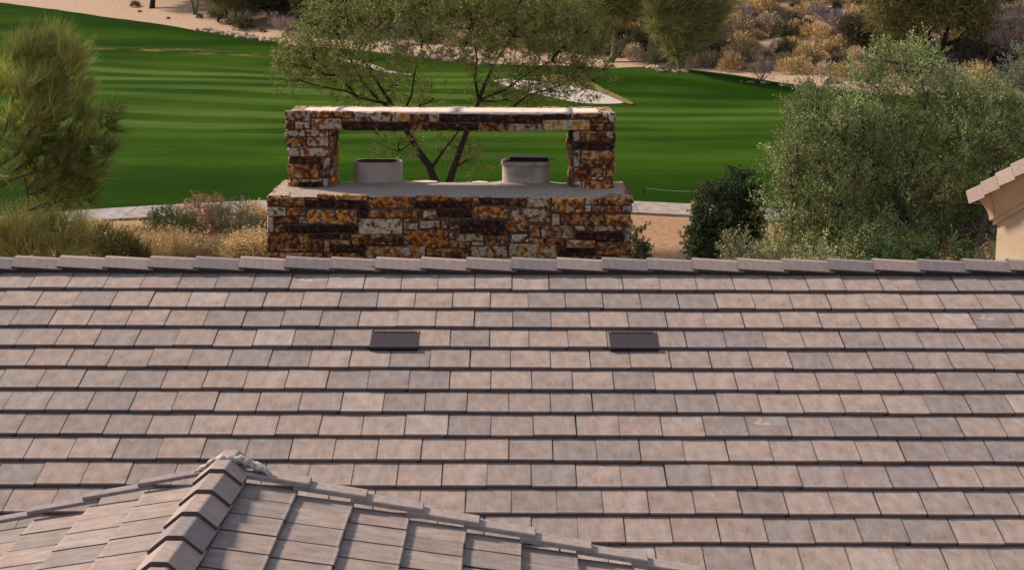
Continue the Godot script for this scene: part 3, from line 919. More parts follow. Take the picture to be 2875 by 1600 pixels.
func build_wing() -> void:
	var base := Vector3(-1.69, 0, -9.2)
	var wing := thing("gabled_wing", "low gabled roof with angled ridge tiles in front of the wide roof", "house wing", base, deg_to_rad(-0.8))
	var right := deg_to_rad(13.0)
	var left := deg_to_rad(14.9)
	var top := 5.505
	var e := 0.330
	var tilt := deg_to_rad(5.6)
	var st := started()
	var run := 4.2
	var deep := 4.4
	var lo := top - run * tan(right) - 0.06
	var lo2 := top - run * tan(left) - 0.06
	quad(st, Vector3(0, top - 0.07, deep), Vector3(run, lo, deep), Vector3(run, lo, -0.02), Vector3(0, top - 0.07, -0.02))
	quad(st, Vector3(-run, lo2, deep), Vector3(0, top - 0.07, deep), Vector3(0, top - 0.07, -0.02), Vector3(-run, lo2, -0.02))
	part("roof", closed(st), M.deck, wing)
	st = started()
	box(st, Vector3(-run + 0.3, 0, 0.05), Vector3(run - 0.3, lo2 - 0.05, deep))
	# the gable
	quad(st, Vector3(run - 0.3, lo2 - 0.05, 0.05), Vector3(-run + 0.3, lo2 - 0.05, 0.05), Vector3(0, top - 0.13, 0.05), Vector3(0, top - 0.13, 0.05))
	part("wall", closed(st), M.stucco, wing)
	var meshes := []
	for k in 3: meshes.append(tile_mesh(0.258 - 0.002 * k, 0.42, 0.035 + 0.003 * k))
	for s in [1, -1]:
		var slope: float = right if s == 1 else left
		var al := slope - tilt
		var z := Vector3(s * cos(al), -sin(al), 0)
		var y := Vector3(s * sin(al), cos(al), 0)
		var basis_ := Basis(y.cross(z), y, z)
		for i in (10 if s == 1 else 6):
			var xx: float = (0.44 if s == 1 else 0.48) + e * i
			for k in 11:
				var at := Vector3(s * xx, top - xx * tan(slope), 0.135 + 0.27 * k - (0.05 if i % 2 else 0.0))
				if at.z < 0.1: at.z += 0.06
				var t := Transform3D(basis_.rotated(Vector3.UP, rnd(-0.006, 0.006)), at + Vector3(rnd(-0.004, 0.004), rnd(-0.003, 0.003), 0))
				var kind := tile_kind(30 + i * 2 + k + (9 if s > 0 else 0), xx * 2.0)
				if kind == 3 and s == 1: kind = 0
				if s == 1 and rng.randf() < 0.55: kind = [2, 1, 2, 4][k % 4]  # fall of light painted in: greyer tiles on the right slope, pinker left
				if s == -1 and kind in [1, 5] and rng.randf() < 0.5: kind = 0
				put_tile(wing, meshes[rng.randi() % 3], t, kind)
	# ridge tiles, each lapping over the one nearer the viewer's end
	var cap := cap_mesh(0.46, 0.080, 0.105, 0.085, 0.026)
	for k in 9:
		var b := Basis(Vector3.UP, PI / 2.0) * Basis(Vector3.BACK, 0.0)
		b = Basis(Vector3.RIGHT, deg_to_rad(-3.8)) * b
		# the cap's raised foot lies at its near end
		var t := Transform3D(b, Vector3(rnd(-0.003, 0.003), top + 0.086, 0.215 + 0.365 * k))
		put_cap("ridge_tile", cap, M.caps[[2, 0, 2, 1, 2, 0, 1, 0, 2][k]], wing, t)
	st = started()
	part("ridge_board", cap_mesh(deep, 0.07, 0.100, 0.085, 0.06), M.deck, wing, Transform3D(Basis(Vector3.UP, PI / 2.0), Vector3(0, top + 0.040, deep)))
	# rake tiles down both edges of the gable
	st = started()
	box(st, Vector3(-0.43, -0.030, -0.085), Vector3(0, 0, 0.045), 0.006)
	var rake := closed(st)
	st = started()
	box(st, Vector3(-0.43, -0.022, -0.045), Vector3(0, 0, 0.045), 0.004)
	var thin_rake := closed(st)
	for s in [1, -1]:
		var slope: float = right if s == 1 else left
		for k in (12 if s == 1 else 7):
			var xx: float = 0.51 + 0.332 * k
			var al := slope - deg_to_rad(4.2)
			var b := Basis(Vector3.BACK, -al) if s == 1 else Basis(Vector3.BACK, al) * Basis(Vector3.UP, PI)
			var t := Transform3D(b, Vector3(s * xx, top - xx * tan(slope) + 0.062, 0.0 if s == 1 else -0.03).rotated(Vector3.UP, rnd(-0.008, 0.008)))
			part("rake_tile", rake if s == 1 else thin_rake, M.caps[3 if s == 1 else 1], wing, t)
	# lumpy mortar where the ridge meets the gable's edges
	st = started()
	var pts := [Vector3(-0.20, -0.03, 0.0), Vector3(-0.15, 0.0, 0.0), Vector3(-0.08, 0.05, 0.0), Vector3(0.0, 0.072, -0.01), Vector3(0.09, 0.058, -0.01), Vector3(0.17, 0.03, 0.0), Vector3(0.25, 0.005, 0.02), Vector3(0.29, -0.03, 0.03)]
	var fine := []
	for k in pts.size() - 1:
		for q in 4: fine.append(pts[k].lerp(pts[k + 1], q / 4.0) + Vector3(0, rnd(-0.006, 0.006), rnd(-0.006, 0.006)))
	fine.append(pts[-1])
	var sides := 10
	var rings := []
	for i in fine.size():
		var ring := []
		var rr := (0.020 + 0.011 * float(i) / fine.size()) * pow(sin(PI * (i + 0.8) / (fine.size() + 0.6)), 0.4)
		for k in sides:
			var an := TAU * k / sides
			ring.append(fine[i] + Vector3(0, top, -0.02) + Vector3(0.2 * cos(an), cos(an), sin(an) * 1.2) * rr * (1.0 + 0.55 * hill_noise.get_noise_2d(i * 17.0, k * 31.0) + rnd(-0.12, 0.12)))
		rings.append(ring)
	st.set_smooth_group(0)
	for i in rings.size() - 1:
		for k in sides:
			var k2 := (k + 1) % sides
			for v in [rings[i][k], rings[i + 1][k], rings[i + 1][k2], rings[i][k], rings[i + 1][k2], rings[i][k2]]: st.add_vertex(v)
	part("mortar", closed(st), M.mastic, wing)

func oval(cx: float, cz: float, w: float, d: float, r: float, y: float) -> Array:
	var out := []
	for q in 4:
		for k in 7:
			var a := PI / 2.0 * (q + k / 6.0)
			var sx: float = [1, -1, -1, 1][q]; var sz: float = [1, 1, -1, -1][q]
			out.append(Vector3(cx + sx * (w / 2.0 - r) + cos(a) * r, y, cz + sz * (d / 2.0 - r) + sin(a) * r))
	return out

func loft(st: SurfaceTool, a: Array, b: Array) -> void:   # wall between two ovals, a below b
	for k in a.size():
		var k2: int = (k + 1) % a.size()
		quad(st, a[k2], a[k], b[k], b[k2])

func build_chimney() -> void:
	var base := Vector3(-0.663, 4.3, -17.0)
	var ch := thing("stone_chimney", "broad two-flue chimney of mottled brown, rust and cream stone rising behind the tiled ridge", "chimney", base)
	# local frame: x from the chimney's middle, y up from its foot, z = 0 at the front of its lower part
	var ledge := 8.5 - 2.526 - base.y
	var cap_low := ledge + 0.645
	var cap_top := cap_low + 0.205
	var st := started()
	box(st, Vector3(-1.90, 0, -1.23), Vector3(1.90, ledge - 0.02, -0.02))
	part("mortar_core", closed(st), M.mortar, ch)
	st = started()
	box(st, Vector3(-1.735, ledge - 0.03, -1.18), Vector3(-1.305, cap_top - 0.03, -0.545))
	box(st, Vector3(1.305, ledge - 0.03, -1.18), Vector3(1.735, cap_top - 0.03, -0.545))
	box(st, Vector3(-1.31, cap_low + 0.015, -1.18), Vector3(1.31, cap_top - 0.032, -0.547))
	part("mortar_core", closed(st), M.mortar, ch)
	# the sloping wash of mortar on the ledge
	st = started()
	st.set_smooth_group(0)
	var nx := 70; var nz := 14
	var wash := func(i: int, j: int) -> Vector3:
		var x := -1.86 + 3.72 * i / nx
		var z := -0.035 - 1.16 * j / nz
		var rise := 0.03 + 0.035 * sin(PI * j / nz) + 0.010 * hill_noise.get_noise_2d(x * 60.0, z * 60.0) + 0.002 * hill_noise.get_noise_2d(x * 220.0, z * 220.0)
		for fl in [-0.82, 0.81]:
			var dist := maxf(absf(x - fl) - 0.27, absf(z + 1.0) - 0.2)
			rise += 0.022 * exp(-maxf(dist, 0.0) * 22.0)
		return Vector3(x, ledge - 0.035 + rise, z)
	for i in nx:
		for j in nz:
			var a: Vector3 = wash.call(i, j); var b: Vector3 = wash.call(i + 1, j); var c: Vector3 = wash.call(i + 1, j + 1); var d: Vector3 = wash.call(i, j + 1)
			for v in [a, c, b, a, d, c]: st.add_vertex(v)
	part("ledge", closed(st, true), M.wash, ch)
	# front stones: code, left, right, top, foot in centimetres
	var put := func(code: String, x0: float, x1: float, y0: float, y1: float, z: float, turn := 0.0) -> void:
		var w := (x1 - x0) / 100.0 - 0.006; var h := (y1 - y0) / 100.0 - 0.006
		if w < 0.015 or h < 0.015: return
		var pr := rnd(0.012, 0.042) if code != "d" else rnd(0.006, 0.032)
		part("stone", stone_mesh(w, h, pr, 0.06), M.stone[code][rng.randi() % 4], ch, Transform3D(Basis(Vector3.UP, turn), Vector3((x0 + x1) / 200.0, ledge + (y0 + y1) / 200.0, z)))
	for s in [["b", -190.9, -178.3, -8.7, -0.3], ["o", -177.5, -151.5, -10.0, -1.1], ["d", -151.5, -119.1, -10.9, -2.6], ["d", -118.3, -86.8, -12.0, -3.9], ["b", -138.9, -120.4, -2.4, 2.6], ["t", -119.9, -86.0, -3.7, 2.6], ["o", -84.9, -38.7, -11.2, 0.5], ["o", -36.3, -1.3, -4.0, 1.6], ["b", -0.6, 24.0, -4.5, 0.0], ["d", -36.3, -13.9, -11.7, -4.5], ["d", -13.6, 24.0, -11.7, -4.9], ["t", 25.2, 30.8, -7.9, 1.3], ["d", 32.3, 57.8, -7.9, -0.3], ["b", 58.4, 80.2, -8.4, -0.3], ["t", 81.0, 106.2, -10.4, -0.3], ["o", 107.3, 141.7, -16.5, -0.3], ["t", 142.8, 155.9, -7.1, -0.3], ["b", 156.5, 192.8, -7.5, 0.5], ["w", 142.8, 149.3, -14.9, -7.8], ["o", 150.1, 181.2, -15.6, -8.1], ["w", 181.9, 192.8, -14.9, -7.6], ["l", -192.5, -171.7, -20.4, -10.9], ["o", -170.7, -151.0, -19.8, -11.3], ["o", -149.6, -96.6, -29.0, -13.3], ["d", -94.7, -85.5, -21.7, -12.6], ["b", -84.6, -28.7, -21.7, -13.0], ["t", -28.4, -13.6, -23.0, -13.3], ["d", -12.6, 24.0, -21.5, -12.5], ["o", 26.0, 61.5, -22.0, -9.4], ["l", 64.4, 106.0, -26.2, -11.3], ["w", 107.3, 116.3, -29.0, -17.0], ["b", 117.6, 161.9, -29.5, -17.0], ["o", 162.7, 190.9, -29.8, -17.7], ["w", -191.7, -185.1, -37.3, -21.4], ["b", -184.5, -159.1, -28.8, -21.4], ["w", -158.4, -149.6, -28.8, -21.4], ["b", -184.5, -173.3, -37.6, -29.5], ["d", -172.6, -96.6, -38.2, -30.1], ["w", -95.5, -49.7, -39.2, -22.7], ["b", -48.0, -32.8, -26.2, -23.0], ["t", -48.0, -32.5, -34.0, -26.6], ["l", -31.6, -9.5, -33.4, -24.6], ["b", -8.8, 10.3, -33.4, -24.9], ["d", 11.8, 58.1, -39.5, -23.5], ["o", 59.6, 83.6, -36.6, -24.9], ["o", 84.4, 95.3, -42.1, -29.8], ["t", 96.3, 131.0, -43.4, -29.8], ["l", 131.9, 147.2, -35.0, -29.8], ["l", 147.7, 183.0, -35.5, -29.8], ["d", 133.8, 182.7, -46.0, -36.3], ["w", 183.7, 190.6, -46.3, -31.1], ["b", -192.5, -145.2, -58.3, -38.6], ["b", -144.5, -133.2, -58.3, -45.0], ["d", -144.4, -115.7, -44.7, -39.2], ["b", -115.0, -104.5, -44.7, -38.9], ["b", -103.8, -56.8, -51.2, -39.9], ["b", -56.2, -49.2, -51.2, -40.5], ["o", -48.1, -1.3, -53.5, -34.3], ["l", 0.3, 5.0, -43.7, -37.9], ["l", 6.0, 36.0, -46.3, -38.2], ["b", 0.3, 22.6, -53.5, -44.7], ["t", 23.4, 36.3, -51.2, -47.0], ["o", 37.1, 62.8, -51.8, -40.5], ["l", 64.7, 83.3, -48.0, -38.9], ["t", 84.1, 99.7, -48.9, -42.8], ["b", 100.4, 122.5, -52.5, -43.7], ["t", 123.2, 154.3, -53.5, -44.4], ["o", 155.6, 193.5, -60.6, -46.7], ["t", -132.4, -126.6, -59.0, -46.0], ["t", -125.8, -104.8, -50.9, -45.7], ["d", -126.2, -89.6, -59.0, -51.5], ["t", -88.4, -25.6, -64.8, -52.2], ["b", -24.5, 20.5, -64.5, -54.1], ["l", 22.9, 61.9, -64.8, -51.8], ["t", 63.1, 113.9, -64.8, -48.9], ["d", 115.2, 154.0, -61.9, -54.1], ["b", -191.6, -181.2, -64.8, -59.0], ["t", -180.5, -144.2, -64.8, -59.1], ["t", -143.6, -134.4, -64.8, -59.6], ["b", -133.8, -89.6, -64.8, -59.5], ["b", 115.2, 155.3, -66.1, -62.5], ["b", 155.9, 193.1, -66.1, -61.2]]:
		put.call(s[0], s[1], s[2], s[3], s[4], -0.02)
	for s in [["l", -177.9, -150.0, 74.3, 85.2], ["o", -149.0, -130.0, 78.0, 85.2], ["b", -129.3, -104.0, 78.0, 85.0], ["l", -103.0, -63.7, 74.0, 84.7], ["g", -63.0, -42.6, 73.6, 84.3], ["b", -42.2, -23.7, 64.0, 82.7], ["l", -23.1, -12.7, 74.0, 83.3], ["d", -12.0, 43.2, 73.5, 82.7], ["d", 43.9, 97.5, 73.0, 82.7], ["d", 98.5, 125.1, 77.3, 83.0], ["b", 125.8, 139.8, 78.2, 83.5], ["b", 140.4, 161.8, 79.0, 84.3], ["w", 162.3, 168.3, 79.0, 84.0], ["l", -149.0, -116.8, 65.6, 77.3], ["t", -116.2, -103.7, 74.3, 77.3], ["b", -177.4, -167.7, 65.6, 73.6], ["w", -167.0, -149.7, 65.6, 73.6], ["d", -116.2, -79.6, 64.0, 73.3], ["d", -78.8, -42.9, 64.0, 73.0], ["d", -23.1, 29.7, 64.0, 73.0], ["b", 30.4, 57.2, 64.0, 72.3], ["l", 57.9, 97.8, 64.0, 72.0], ["g", 98.5, 149.7, 65.3, 76.8], ["b", 150.5, 168.3, 73.6, 78.3], ["b", 150.5, 175.2, 65.3, 73.0], ["w", 169.0, 175.5, 73.6, 85.0], ["l", -178.3, -156.5, 57.6, 65.0], ["l", -155.7, -131.3, 57.6, 65.0], ["b", -177.9, -155.3, 46.4, 56.9], ["l", -154.4, -131.3, 46.9, 56.9], ["w", -174.5, -163.2, 36.2, 45.8], ["l", -162.5, -131.6, 36.2, 46.1], ["d", -174.2, -139.8, 28.6, 35.6], ["w", -137.5, -130.0, 22.5, 34.9], ["b", -175.8, -142.7, 12.5, 27.9], ["b", -141.7, -130.8, 13.5, 21.2], ["d", -142.0, -138.1, 22.0, 27.9], ["t", -171.8, -165.8, -0.5, 11.9], ["d", -165.1, -139.8, 1.5, 7.8], ["t", -165.1, -139.4, 8.3, 11.9], ["w", -138.8, -131.6, 0.8, 12.9], ["w", 131.6, 138.8, 53.4, 64.3], ["b", 139.4, 166.2, 53.9, 64.6], ["t", 166.9, 175.0, 56.3, 64.6], ["d", 131.6, 152.4, 44.6, 52.6], ["d", 153.2, 176.6, 44.6, 53.1], ["w", 132.4, 138.8, 25.9, 43.8], ["t", 139.4, 174.4, 33.7, 43.8], ["b", 139.4, 162.8, 25.9, 33.1], ["b", 163.5, 175.8, 24.2, 33.1], ["b", 132.9, 163.5, 11.5, 25.2], ["w", 164.1, 166.9, 15.5, 22.2], ["o", 167.5, 176.6, 15.2, 23.5], ["w", 151.9, 164.4, 11.9, 14.9], ["w", 132.9, 139.9, 0.8, 10.5], ["t", 140.6, 145.3, 0.8, 10.9], ["o", 145.9, 172.6, -0.2, 11.2]]:
		put.call(s[0], s[1], s[2], s[3], s[4], -0.545)
	# courses lower down, behind the ridge
	var codes := ["b", "t", "o", "d", "l", "b", "t", "w", "d", "o"]
	var y := -64.0
	while y > -160.0:
		var hh := rnd(12, 20)
		var x := -191.0
		while x < 188.0:
			var ww := minf(rnd(22, 55), 191.0 - x)
			put.call(codes[rng.randi() % 10], x, x + ww, y - hh, y, -0.02)
			x += ww
		y -= hh
	# the sides and the inner cheeks
	var wall := func(x: float, z0: float, z1: float, y0: float, y1: float, turn: float) -> void:
		var yy := y0
		while yy < y1 - 0.02:
			var hh: float = minf(rnd(0.07, 0.14), y1 - yy)
			if y1 - yy - hh < 0.04: hh = y1 - yy
			var zz := z0
			while zz < z1 - 0.02:
				var ww: float = minf(rnd(0.14, 0.40), z1 - zz)
				if z1 - zz - ww < 0.07: ww = z1 - zz
				part("stone", stone_mesh(ww - 0.006, hh - 0.006, rnd(0.008, 0.045), 0.05), M.stone[codes[rng.randi() % 10]][rng.randi() % 4], ch, Transform3D(Basis(Vector3.UP, turn), Vector3(x, yy + hh / 2.0, zz + ww / 2.0)))
				zz += ww
			yy += hh
	wall.call(-1.90, -1.23, -0.03, ledge - 1.3, ledge - 0.005, -PI / 2)
	wall.call(1.90, -1.23, -0.03, ledge - 1.3, ledge - 0.005, PI / 2)
	wall.call(-1.735, -1.18, -0.55, ledge, cap_top - 0.01, -PI / 2)
	wall.call(1.735, -1.18, -0.55, ledge, cap_top - 0.01, PI / 2)
	wall.call(-1.305, -1.20, -0.56, ledge, cap_low, PI / 2)
	wall.call(1.305, -1.20, -0.56, ledge, cap_low, -PI / 2)
	# flat stones along the ends of the ledge and round the cap
	var flat := func(x0: float, x1: float, z0: float, z1: float, yy: float, code: String) -> void:
		part("stone", stone_mesh(x1 - x0 - 0.008, z1 - z0 - 0.008, 0.018, 0.05), M.stone[code][rng.randi() % 4], ch, Transform3D(Basis(Vector3.RIGHT, -PI / 2), Vector3((x0 + x1) / 2, yy, (z0 + z1) / 2)))
	for s in [-1, 1]:
		var zz := -1.22
		while zz < -0.06:
			var ww := minf(rnd(0.16, 0.34), -0.03 - zz)
			var inner := rnd(1.72, 1.80) if zz < -0.5 else rnd(1.60, 1.74)
			if s < 0: flat.call(-1.91, -inner, zz, zz + ww, ledge - 0.006, ["l", "w", "t", "l"][rng.randi() % 4])
			else: flat.call(inner, 1.91, zz, zz + ww, ledge - 0.006, ["w", "l", "b", "t"][rng.randi() % 4])
			zz += ww
		flat.call(-1.745 if s < 0 else 1.60, -1.60 if s < 0 else 1.745, -0.86, -0.56, cap_top - 0.022, "l")
		flat.call(-1.745 if s < 0 else 1.60, -1.60 if s < 0 else 1.745, -1.19, -0.87, cap_top - 0.022, "t")
	var xx := -1.60
	while xx < 1.58:
		var ww := minf(rnd(0.22, 0.5), 1.60 - xx)
		flat.call(xx, xx + ww, -1.19, -1.10, cap_top - 0.026, ["t", "l", "b", "t"][rng.randi() % 4])
		xx += ww
	# cream mortar slabs on top of the cap
	for q in [[-1.60, -1.235], [-1.225, 0.06], [0.068, 1.30], [1.308, 1.60]]:
		st = started()
		st.set_smooth_group(0)
		var m := 14; var l := 5
		var skin := func(i: int, j: int) -> Vector3:
			var x := lerpf(q[0], q[1], float(i) / m)
			if i == 0 or i == m: x += 0.018 * hill_noise.get_noise_2d(j * 60.0, q[0] * 90.0)
			return Vector3(x, cap_top - 0.012 + 0.010 * sin(PI * j / l) + 0.004 * hill_noise.get_noise_2d(x * 90.0, j * 40.0), -0.560 - 0.545 * j / l + (0.012 * hill_noise.get_noise_2d(x * 120.0, 5.0) if j == 0 else 0.0))
		for i in m:
			for j in l:
				var a: Vector3 = skin.call(i, j); var b: Vector3 = skin.call(i + 1, j); var c: Vector3 = skin.call(i + 1, j + 1); var d: Vector3 = skin.call(i, j + 1)
				for v in [a, c, b, a, d, c]: st.add_vertex(v)
			var p: Vector3 = skin.call(i, 0); var r: Vector3 = skin.call(i + 1, 0)
			var dn := Vector3(0, -0.03, 0)
			for v in [p + dn, r, r + dn, p + dn, p, r]: st.add_vertex(v)
		for e in [0, m]:
			for j in l:
				var p: Vector3 = skin.call(e, j); var r: Vector3 = skin.call(e, j + 1)
				var dn := Vector3(0, -0.03, 0)
				for v in [p + dn, p, r, p + dn, r, r + dn]: st.add_vertex(v)
		part("cap_slab", closed(st, true), M.cream, ch)
	# pale patches of fresh mortar at the back of the ledge
	for q in [[-0.30, -1.08, 0.15, 0.07], [0.30, -1.05, 0.10, 0.06]]:
		st = started()
		var rim := []
		for k in 16:
			var a := TAU * k / 16.0
			rim.append(Vector3(q[0] + cos(a) * q[2] * rnd(0.85, 1.12), ledge + 0.021, q[1] + sin(a) * q[3] * rnd(0.85, 1.12)))
		for k in 16:
			for v in [Vector3(q[0], ledge + 0.033, q[1]), rim[k], rim[(k + 1) % 16]]: st.add_vertex(v)
		part("mortar_patch", closed(st), M.cream, ch)
	# two oval metal flues
	for side in [0, 1]:
		var cx: float = [-0.82, 0.81][side]
		var cz := -1.0
		var w: float = [0.53, 0.52][side]
		var d := 0.38
		var hgt: float = [0.275, 0.265][side]
		st = started()
		var lo := ledge - 0.02
		loft(st, oval(cx, cz, w, d, 0.15, lo), oval(cx, cz, w, d, 0.15, lo + hgt))
		loft(st, oval(cx, cz, w, d, 0.15, lo + hgt), oval(cx, cz, w - 0.02, d - 0.02, 0.145, lo + hgt + 0.006))
		var flue := part("flue", closed(st), M.flue, ch)
		if side == 0: flue.set_meta("label", "open oval metal flue with a rusty inside")
		else: flue.set_meta("label", "oval metal flue under a mesh lid and black plate")
		st = started()
		var inn := oval(cx, cz, w - 0.05, d - 0.05, 0.13, lo + 0.02)
		var inn2 := oval(cx, cz, w - 0.05, d - 0.05, 0.13, lo + hgt + 0.006)
		loft(st, inn2, inn)
		for k in range(1, inn.size() - 1):
			for v in [inn[0], inn[k + 1], inn[k]]: st.add_vertex(v)
		part("liner", closed(st), M.rust, flue)
		st = started()
		loft(st, oval(cx, cz, w - 0.02, d - 0.02, 0.145, lo + hgt + 0.006), inn2)
		part("rim", closed(st), M.flue, flue)
		if side == 1:
			st = started()
			var o1 := oval(cx + 0.01, cz, w + 0.045, d + 0.045, 0.165, lo + hgt - 0.012)
			var o2 := oval(cx + 0.01, cz, w + 0.045, d + 0.045, 0.165, lo + hgt + 0.022)
			var o3 := oval(cx + 0.01, cz, w - 0.03, d - 0.03, 0.135, lo + hgt + 0.026)
			loft(st, o1, o2); loft(st, o2, o3); loft(st, o3, oval(cx + 0.01, cz, w - 0.03, d - 0.03, 0.135, lo + hgt))
			part("lid", closed(st), M.flue, flue)
			st = started()
			for k in 26:   # expanded metal
				var x0 := cx - w / 2 + 0.03 + k * 0.019
				for t in [-1, 1]:
					var p := Vector3(x0, lo + hgt + 0.028, cz + 0.16); var r := Vector3(x0 + t * 0.12, lo + hgt + 0.040, cz - 0.12)
					limb(st, [p, r], 0.0022, 0.0022, 3)
			part("mesh", closed(st), M.soot, flue)
			st = started()
			var y0 := lo + hgt + 0.030
			box(st, Vector3(cx - 0.20, y0, cz - 0.15), Vector3(cx + 0.22, y0 + 0.044, cz + 0.05), 0.006)
			var pl := part("plate", closed(st), M.soot, flue)
			pl.rotation.z = -0.012

func build_stucco_house() -> void:
	var base := Vector3(8.31, 0.0, -27.65)
	var h := thing("stucco_house", "cream stucco house corner with a curved cornice and tiled raking eave", "house", base, -deg_to_rad(62.0))
	# local: x runs up the rake along the gable wall, z points out of the wall
	var k := 0.58
	var eave := 4.65 - base.y   # height of the cornice's top at x = 0
	var st := started()
	var deep := 9.0; var far := 6.5
	# wall with a raking top
	var t0 := eave - 0.50; var t1 := eave - 0.50 + far * k
	quad(st, Vector3(0, 0, 0), Vector3(far, 0, 0), Vector3(far, t1, 0), Vector3(0, t0, 0))
	quad(st, Vector3(0, 0, -deep), Vector3(0, 0, 0), Vector3(0, t0, 0), Vector3(0, t0, -deep))
	quad(st, Vector3(far, 0, 0), Vector3(far, 0, -deep), Vector3(far, t1, -deep), Vector3(far, t1, 0))
	quad(st, Vector3(far, 0, -deep), Vector3(0, 0, -deep), Vector3(0, t0, -deep), Vector3(far, t1, -deep))
	part("wall", closed(st), M.stucco, h)
	# cove cornice
	var prof := [Vector2(0.33, 0.0), Vector2(0.33, -0.02)]
	for q in 9:
		var a := PI / 2.0 * q / 8.0
		prof.append(Vector2(0.30 - 0.20 * sin(a), -0.025 - 0.36 * (1.0 - cos(a)) ** 0.9 * 1.0 - 0.0))
	prof = [Vector2(0.33, 0.0)]
	for q in 10:
		var u := q / 9.0
		prof.append(Vector2(0.10 + 0.22 * (1.0 - u) ** 1.7 , -0.02 - 0.55 * u))
	prof.append_array([Vector2(0.085, -0.585), Vector2(0.055, -0.595), Vector2(0.05, -0.67), Vector2(0.0, -0.675)])
	var ring := func(where: int) -> Array:
		var out := []
		for p in prof:
			var x: float = -p.x if where < 2 else far
			var z: float = -deep if where == 0 else p.x
			out.append(Vector3(x, eave + p.y + k * x * (0.0 if where == 0 else 1.0) + (k * x if where == 0 else 0.0), z))
		return out
	st = started()
	var r0: Array = ring.call(0); var r1: Array = ring.call(1); var r2: Array = ring.call(2)
	for i in prof.size() - 1:
		quad(st, r1[i + 1], r2[i + 1], r2[i], r1[i])
		quad(st, r0[i + 1], r1[i + 1], r1[i], r0[i])
	var cor := part("cornice", closed(st), M.stucco, h)
	# its panel joints
	for x in [0.02, 0.95, 1.9, 2.85]:
		st = started()
		for i in range(1, 11):
			var p: Vector2 = prof[i]; var q: Vector2 = prof[i + 1] if i < 10 else prof[i]
			for s in [0]:
				var a := Vector3(x, eave + p.y + k * x, p.x + 0.002); var b := Vector3(x + 0.012, eave + p.y + k * (x + 0.012), p.x + 0.002)
				var c := Vector3(x + 0.012, eave + q.y + k * (x + 0.012), q.x + 0.002); var d := Vector3(x, eave + q.y + k * x, q.x + 0.002)
				quad(st, d, c, b, a)
		part("joint", closed(st), M.groove, cor)
	# roof deck and rake tiles
	st = started()
	var y0 := eave + 0.01
	quad(st, Vector3(-0.36, y0 - 0.36 * k, 0.30), Vector3(far, y0 + far * k, 0.30), Vector3(far, y0 + far * k, -deep), Vector3(-0.36, y0 - 0.36 * k, -deep))
	part("roof", closed(st), mat(lin(0.24, 0.19, 0.165)), h)
	for i in 19:
		var x := -0.40 + 0.33 * i
		st = started()
		# an angle tile: a top leg on the roof and a leg hanging over the edge, its lower end free
		var lng := 0.40
		box(st, Vector3(0, 0.0, -0.12), Vector3(lng, 0.03, 0.055), 0.006)
		box(st, Vector3(0, -0.20, 0.028), Vector3(lng, 0.0, 0.058))
		part("rake_tile", closed(st), M.caps[[5, 5, 6, 5, 6][i % 5]], h, Transform3D(Basis(Vector3.BACK, atan(k) - 0.10), Vector3(x, y0 + x * k + 0.055, 0.32)))

func build_barrier() -> void:
	var b := thing("rope_barrier", "low black stake with a thin rope along the edge of the fairway", "rope barrier", Vector3(4.66, 0.05, -57.41))
	var st := started()
	limb(st, [Vector3(0, 0, 0), Vector3(0, 0.30, 0)], 0.022, 0.018, 6)
	part("stake", closed(st), M.iron, b)
	st = started()
	var to := Vector3(2.17, 0.22, 0.30)
	var pts := []
	for k in 9:
		var u := k / 8.0
		pts.append(Vector3(0, 0.28, 0).lerp(to, u) + Vector3(0, -0.05 * sin(PI * u), 0))
	limb(st, pts, 0.010, 0.010, 4)
	part("rope", closed(st), M.cord, b)
	st = started()
	limb(st, [to - Vector3(0, 0.28, 0), to + Vector3(0, 0.02, 0)], 0.022, 0.018, 6)
	part("stake", closed(st), M.iron, b)

func local(clumps: Array, at: Vector3) -> Array:
	var out := []
	for c in clumps: out.append([c[0] - at.x, c[1] - at.y, c[2] - at.z, c[3], c[4], c[5]])
	return out

